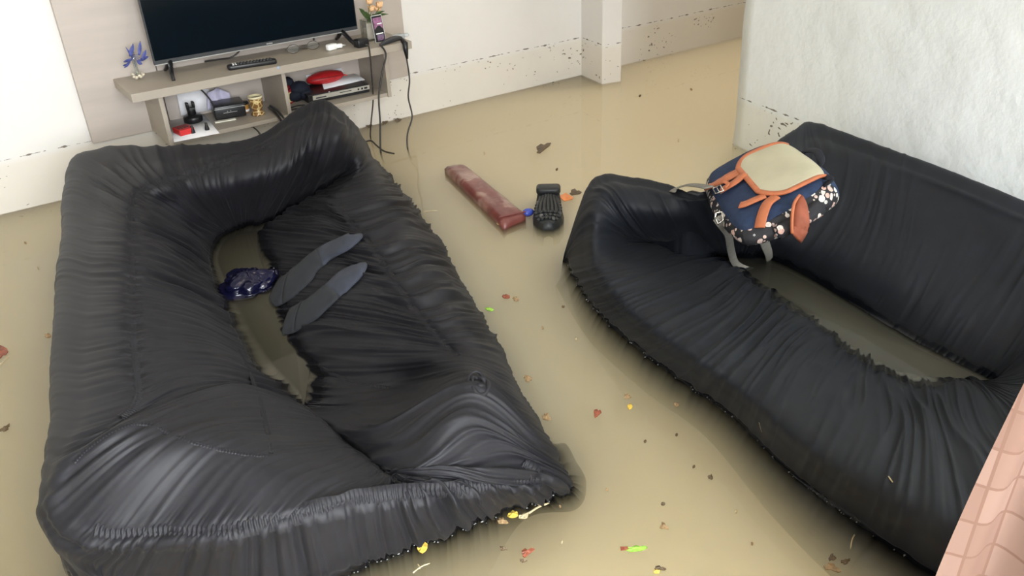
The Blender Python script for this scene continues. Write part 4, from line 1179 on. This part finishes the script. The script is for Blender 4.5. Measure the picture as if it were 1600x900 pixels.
for i in range(m + 1):
    t_ = PI * i / m
    for k in range(n):
        a = 2 * PI * k / n
        r_ = 1 + .55 * (abs(2 * float(noise2(k * 7 / n, i * .16, 21)) - 1) - .4) * math.sin(t_) + .12 * (abs(2 * float(noise2(k * 26 / n, i * .33, 22)) - 1) - .4)
        vs.append((pb.x + .092 * r_ * math.sin(t_) * math.cos(a), pb.y + .085 * r_ * math.sin(t_) * math.sin(a), .012 - .045 * r_ * math.cos(t_)))
mb.add(vs, [(i * n + k, i * n + (k + 1) % n, (i + 1) * n + (k + 1) % n, (i + 1) * n + k) for i in range(m) for k in range(n)], True)
mb.build('film', M_bag, bag)
tl_ = MB(); A = pb + Vector((.062, .004, .02)); G = [[A + Vector((.05 * f, .012 * f + (g_ - .5) * .035 * (.4 + f), -.012 * f + .008 * math.sin(g_ * 9 + f * 5))) for g_ in np.linspace(0, 1, 9)] for f in np.linspace(0, 1, 7)]
tl_.grid(G, thick=.0012); tl_.build('twisted_handle', M_bag, bag)


# ------------------------------------------------------------------ backpack on the arm of the dark sofa
def floral():
    t = NT('floral_print'); b = t.b; b.inputs['Roughness'].default_value = .7
    mp = t.coord(); vo = t.n('ShaderNodeTexVoronoi', Scale=60.0); t.l(mp, 'Vector', vo, 'Vector')
    v2 = t.n('ShaderNodeTexVoronoi', Scale=150.0); t.l(mp, 'Vector', v2, 'Vector')
    sc = t.n('ShaderNodeSeparateColor'); t.l(vo, 'Color', sc, 'Color')
    rr = t.n('ShaderNodeMath', _operation='MULTIPLY', i1=.72); t.l(sc, 'Green', rr, 0)
    lt = t.n('ShaderNodeMath', _operation='LESS_THAN'); t.l(vo, 'Distance', lt, 0); t.l(rr, 'Value', lt, 1)
    on = t.n('ShaderNodeMath', _operation='GREATER_THAN', i1=.06); t.l(sc, 'Red', on, 0)
    m_ = t.n('ShaderNodeMath', _operation='MULTIPLY'); t.l(lt, 'Value', m_, 0); t.l(on, 'Value', m_, 1)
    pc = t.ramp(sc, 'Blue', [(.2, (.75, .68, .62)), (.5, (.62, .38, .32)), (.75, (.38, .40, .40)), (.95, (.85, .82, .74))])
    sp = t.ramp(v2, 'Distance', [(.25, (.75, .75, .75)), (.6, (1, 1, 1))])
    pm = t.n('ShaderNodeMix', _data_type='RGBA', _blend_type='MULTIPLY', Factor=1.0); t.l(pc, 'Color', pm, 'A'); t.l(sp, 'Color', pm, 'B')
    mx = t.n('ShaderNodeMix', _data_type='RGBA'); mx.inputs['A'].default_value = (.012, .012, .016, 1)
    t.l(m_, 'Value', mx, 'Factor'); t.l(pm, 'Result', mx, 'B'); t.l(mx, 'Result', b, 'Base Color'); return t.m
M_denim = mat('navy_denim', (.018, .035, .085), .85, .25, 60, bump=.3, bscale=700)
M_cream = mat('cream_canvas', (.50, .47, .34), .85, .08, 12, bump=.3, bscale=600)
M_tanl = mat('tan_leather', (.48, .15, .065), .5, .15, 40)
M_tanr = mat('rust_suede', (.30, .085, .045), .7, .2, 40)
M_dkweb = mat('dark_navy_webbing', (.012, .014, .022), .8, .2, 60)
M_web = mat('grey_webbing', (.22, .21, .18), .8, .15, 60, bump=.4, bscale=900)
M_flor = floral()
# front face corners: hinge end (top of the bag) towards the backrest, bottom end towards the arm
A, B, Cc, D = [Vector(at(*a)) for a in ((1208, 207, .50), (1298, 270, .50), (1150, 358, .385), (1093, 264, .385))]
bpk = thing('backpack', 'navy backpack with cream flap and tan straps slumped on the dark sofa', 'backpack', ((A + B + Cc + D) / 4)[:2] + (.3,))
nrm = (B - A).cross(D - A).normalized()
nrm = nrm if nrm.z > 0 else -nrm
DEP = .085
def face(u, v): c_ = (A + B + Cc + D) / 4; p = A * (1 - u) * (1 - v) + B * u * (1 - v) + Cc * u * v + D * (1 - u) * v; return c_ + (p - c_) * (1.03 - .15 * min(1.2, ((2 * u - 1) * (2 * v - 1)) ** 2) ** 1.5)       # u across, v down
def surf(u, v, lift=0.0):
    # rounded pillow: the front bulges and rolls over at the rim
    e = max(0.0, 1 - abs(2 * u - 1) ** 4) * max(0.0, 1 - abs(2 * v - 1) ** 4)
    return face(u, v) + nrm * (.030 * e ** .6 - .030 + lift)
N1 = 28
mb = MB()
mb.grid([[surf(j / N1, i / N1) + nrm * .004 * (float(noise2(i * .35, j * .35, 41)) - .5) for j in range(N1 + 1)] for i in range(N1 + 1)])
mb.build('front_panel', M_denim, bpk)
rim = [(i / N1, 0) for i in range(N1)] + [(1, i / N1) for i in range(N1)] + [(1 - i / N1, 1) for i in range(N1)] + [(0, 1 - i / N1) for i in range(N1)]
cen_ = (A + B + Cc + D) / 4
def wallpt(k, f):
    u, v = rim[k % len(rim)]; p = surf(u, v); o = (p - cen_); o = (o - nrm * o.dot(nrm)).normalized()
    return p + o * (.024 * max(0.0, math.sin(PI * f)) ** .7) - nrm * (DEP * f * (1 - .38 * v)) + o * .004 * (float(noise2(k * .3, f * 4, 44)) - .5)
def wall(k0, k1, name, m):
    return MB().grid([[wallpt(k, f / 9) for f in range(10)] for k in range(k0, k1 + 1)]).build(name, m, bpk)
wall(0, N1, 'top_panel', M_denim); wall(N1, 2 * N1, 'side_panel', M_flor); wall(2 * N1, 3 * N1, 'bottom_panel', M_flor); wall(3 * N1, 4 * N1, 'side_panel', M_flor)
MB().grid([[face(j / 6, i / 6) - nrm * (DEP * (1 - .38 * i / 6) + .03) for j in range(7)] for i in range(7)]).build('rear_panel', M_denim, bpk)
# flap from the hinge, rounded at its free end, with a tan border
def flap_uv(a, f):                                       # a across -1..1, f down 0..1
    wdt = .9 if f < .62 else .9 * math.sqrt(max(0.0, 1 - ((f - .62) / .40) ** 2 * .72))
    return (.585 - .05 * f) + a * .40 * wdt, -.015 + f * .64
def flap(a, f, l=.008): return surf(*flap_uv(a, f), l)
MB().grid([[flap(j / 10 - 1, i / 20, .010 + .003 * float(noise2(i * .3, j * .3, 47))) for j in range(21)] for i in range(21)], thick=tuple(nrm * -.004)).build('flap', M_cream, bpk)
edge = [flap(-1, i / 20, .010) for i in range(21)] + [flap(-1 + j / 10, 1, .010) for j in range(1, 20)] + [flap(1, 1 - i / 20, .010) for i in range(21)]
MB().tube(edge, .0085, 8, flat=(.45, nrm)).build('flap_trim', M_tanl, bpk)
BV = []; BF = []
for o_ in bpk.children:
    if o_.name.split('.')[0] in ('front_panel', 'top_panel', 'side_panel', 'bottom_panel'):
        k0 = len(BV); Mo = parent_matrix(bpk)
        BV += [Mo @ q.co for q in o_.data.vertices]; BF += [tuple(k0 + i for i in pl_.vertices) for pl_ in o_.data.polygons]
BT = BVHTree.FromPolygons(BV, BF)
def onbag(px, py, lift=.012):
    """where a line of sight meets the bag, raised a little off its cloth"""
    o, d = px_ray(px, py)
    h, n, i_, ds = BT.ray_cast(o, d)
    if h is None: h, n, i_, ds = BT.find_nearest(Vector(at(px, py, .40)))
    if n.dot(d) > 0: n = -n
    return h + n * lift
def strap(pts, w_, name, m, lift=.006, parent=bpk, th=.22):
    P = curve([onbag(x, y, lift) for x, y in pts], 18)
    mpp = (P[0] - Vector(CAM)).length / F_PX
    return MB().tube(P, w_ * mpp * .64, 8, flat=(th, nrm)).build(name, m, parent)
strap([(1168, 267), (1150, 274), (1130, 284), (1109, 293)], 15, 'leather_strap', M_tanl)
strap([(1165, 277), (1153, 288), (1140, 296), (1130, 302)], 11, 'strap_end', M_tanl, .012)
strap([(1197, 309), (1182, 315), (1166, 322), (1158, 324)], 11, 'strap_end', M_tanl, .008)
strap([(1214, 311), (1200, 322), (1190, 340), (1187, 358)], 14, 'leather_strap', M_tanl, .010)
def buckle(cx, cy, r, rot, name='buckle'):
    pts = [(cx + r * math.cos(rot + a) * 1.2, cy + r * math.sin(rot + a)) for a in (PI / 4, 3 * PI / 4, 5 * PI / 4, 7 * PI / 4, PI / 4)]
    P = [onbag(x, y, .022) for x, y in pts]; mb = MB().tube(P, .0022, 6); mb.tube([(P[0] + P[1]) / 2, (P[2] + P[3]) / 2], .0016, 6); return mb.build(name, M_steel, bpk)
buckle(1130, 303, 7, -.4)
strap([(1137, 291), (1143, 296), (1139, 301)], 5, 'strap_loop', M_tanl, .022)
# side pocket with a suede flap, and a strip of tan trim on the far edge
def sidep(a, f, l): 
    k = N1 + a * N1; p = wallpt(int(k), f); o = (p - cen_); o = (o - nrm * o.dot(nrm)).normalized(); return p + o * l
sp_ = MB()
sp_.grid([[sidep(.28 + .42 * i / 8, .10 + .62 * j / 6, .010 + .014 * math.sin(PI * i / 8) * math.sin(PI * j / 6)) for j in range(7)] for i in range(9)], thick=tuple(nrm * -.004))
sp_.build('side_pocket', M_flor, bpk)
P_ = [onbag(*q, .034) for q in ((1246, 312), (1238, 328), (1230, 346), (1227, 358))]
Q_ = [onbag(*q, .040) for q in ((1250, 314), (1253, 328), (1250, 346), (1238, 360))]
mb = MB(); mb.grid([[a + (b - a) * f for f in (0, .5, 1)] for a, b in zip(curve(P_, 12), curve(Q_, 12))], thick=tuple(nrm * -.006)); mb.build('pocket_flap', M_tanr, bpk)
MB().tube(curve(P_, 14), .0045, 6).build('pocket_trim', M_tanl, bpk)
MB().tube(curve([wallpt(3 * N1 + int(N1 * a), .18) for a in (.28, .42, .56, .70, .80)], 16), .008, 8, flat=(.4, nrm)).build('pocket_trim', M_tanr, bpk)
# haul loop and drawcord at the top end
h0, h1 = surf(.40, 0, -.01), surf(.66, 0, -.01); dd = ((A + B) - (Cc + D)).normalized()
MB().tube(curve([h0, h0 + dd * .022 + nrm * .01, (h0 + h1) / 2 + dd * .036 + nrm * .02, h1 + dd * .022 + nrm * .01, h1], 20), .011, 8, flat=(.2, nrm)).build('haul_loop', M_dkweb, bpk)
MB().tube(curve([surf(.95, .02), surf(1.0, -.05, .01), surf(1.12, -.06, .012), surf(1.06, .03, 0)], 14), .010, 8, flat=(.25, nrm)).build('shoulder_strap', M_dkweb, bpk)
# grey webbing straps that hang from the bottom end
MB().tube(curve([at(1108, 293, .40), at(1092, 290, .375), at(1075, 289, .345), at(1058, 294, .325), at(1050, 300, .315)], 18), .017, 8, flat=(.12, (0, .3, 1))).build('webbing_strap', M_web, bpk)
MB().tube([at(1078, 300, .34), at(1095, 304, .35)], .012, 8, flat=(.3, (0, 0, 1))).build('strap_slider', M_dark, bpk)
MB().tube(curve([at(1120, 340, .36), at(1128, 352, .33), at(1138, 368, .24), at(1142, 390, .13), at(1148, 410, .04), at(1160, 419, .004), at(1176, 424, -.02)], 26), [.013] * 26, 8, flat=(.12, (-.62, -.6, .5))).build('webbing_strap', M_web, bpk)
MB().tube(curve([at(1186, 352, .36), at(1190, 366, .27), at(1196, 382, .17), at(1201, 396, .07), at(1203, 410, -.03)], 22), [.012 + .007 * math.sin(PI * i / 21) for i in range(22)], 8, flat=(.12, (-.62, -.6, .5))).build('webbing_strap', M_web, bpk)
q = [at(1119, 333, .375), at(1128, 331, .375), at(1130, 344, .36), at(1122, 350, .35), at(1117, 340, .36), at(1119, 333, .375)]
MB().tube(q, .0028, 6).build('buckle', M_steel, bpk)
MB().tube([at(1117, 340, .362), at(1129, 347, .35)], .004, 6).build('strap_slider', M_web, bpk)

# ------------------------------------------------------------------ sheer curtain at the near right
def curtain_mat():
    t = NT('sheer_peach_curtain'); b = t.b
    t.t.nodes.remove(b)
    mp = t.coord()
    br = t.n('ShaderNodeTexBrick', Scale=17.0); br.offset = 0  # squares of cast window light, painted into the cloth colour
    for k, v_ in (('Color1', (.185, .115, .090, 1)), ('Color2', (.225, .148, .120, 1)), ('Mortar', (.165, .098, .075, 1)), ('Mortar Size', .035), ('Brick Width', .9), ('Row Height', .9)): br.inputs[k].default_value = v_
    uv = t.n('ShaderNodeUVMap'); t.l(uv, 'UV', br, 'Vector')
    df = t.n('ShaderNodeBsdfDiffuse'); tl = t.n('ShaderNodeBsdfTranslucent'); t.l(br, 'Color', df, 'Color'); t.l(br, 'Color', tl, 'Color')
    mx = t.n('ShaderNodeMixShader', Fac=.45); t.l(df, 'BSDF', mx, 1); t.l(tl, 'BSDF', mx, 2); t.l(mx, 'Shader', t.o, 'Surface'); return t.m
T0, T1 = Vector(at(1600, 636, .86)), Vector(at(1478, 902, .62))
dn = (T1 - T0) / (T1.z - T0.z)
rt_ = Vector((.80, -.60, 0)); rn_ = Vector((.6, .8, 0))
G = []; NZ, NX = 50, 90
for i in range(NZ + 1):
    z = 1.9 - 2.0 * i / NZ
    e = T0 + dn * (z - T0.z); row = []
    flare = (1.9 - z) / 2
    for j in range(NX + 1):
        x = j / NX * .75
        wv = .028 * (1 - math.cos(x * 34 + .6 * math.sin(z * 2))) * (.5 + .5 * flare) + .010 * math.sin(x * 71 + z * 3) + .010 * (float(noise2(x * 10, z * 4, 61)) - .5)
        row.append(e + rt_ * (x + .02 * (float(noise2(z * 3, .3, 62)) - .5)) + rn_ * wv)
    G.append(row)
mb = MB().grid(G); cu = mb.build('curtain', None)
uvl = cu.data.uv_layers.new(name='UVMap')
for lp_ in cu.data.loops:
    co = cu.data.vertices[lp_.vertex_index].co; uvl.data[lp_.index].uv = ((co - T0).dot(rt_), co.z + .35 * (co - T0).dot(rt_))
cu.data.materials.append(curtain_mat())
tag(cu, 'sheer peach curtain with faint squares of window light in its colour, hanging close to the dark sofa', 'curtain')

# glossy beads added as glints of the water's edge along the covers
def glint_beads(cov, u0, u1, n, name, label):
    mb = MB()
    for k in range(n):
        u = u0 + (u1 - u0) * (k + random.random()) / n
        i = int(np.searchsorted(cov.u_of, u % cov.n)) % cov.NU
        col = cov.P[i, int(cov.NV * .5):, 2]; j = int(np.argmax(col < .001)) + int(cov.NV * .5)
        p = cov.P[i, j]; r_ = random.uniform(.0006, .0022)
        if float(noise2(u * 9, .5, 71)) < .45: continue
        mb.blob((p[0] + random.uniform(-.003, .003), p[1] + random.uniform(-.004, .002), .0012), (r_ * random.uniform(1, 2.2), r_, r_ * .7), 6, 4)
    return tag(mb.build(name, M_glint), label, 'glints', kind='stuff')
M_glint = mat('pale_glint_bead', (.30, .30, .29), .08, .1)
glint_beads(CR_, 11, 18, 150, 'glints', 'thin broken line of beads added as water glints along the front of the dark sofa')
glint_beads(CL, 17.5, 25, 90, 'glints', 'thin broken line of beads added as water glints along the skirt of the socks sofa')
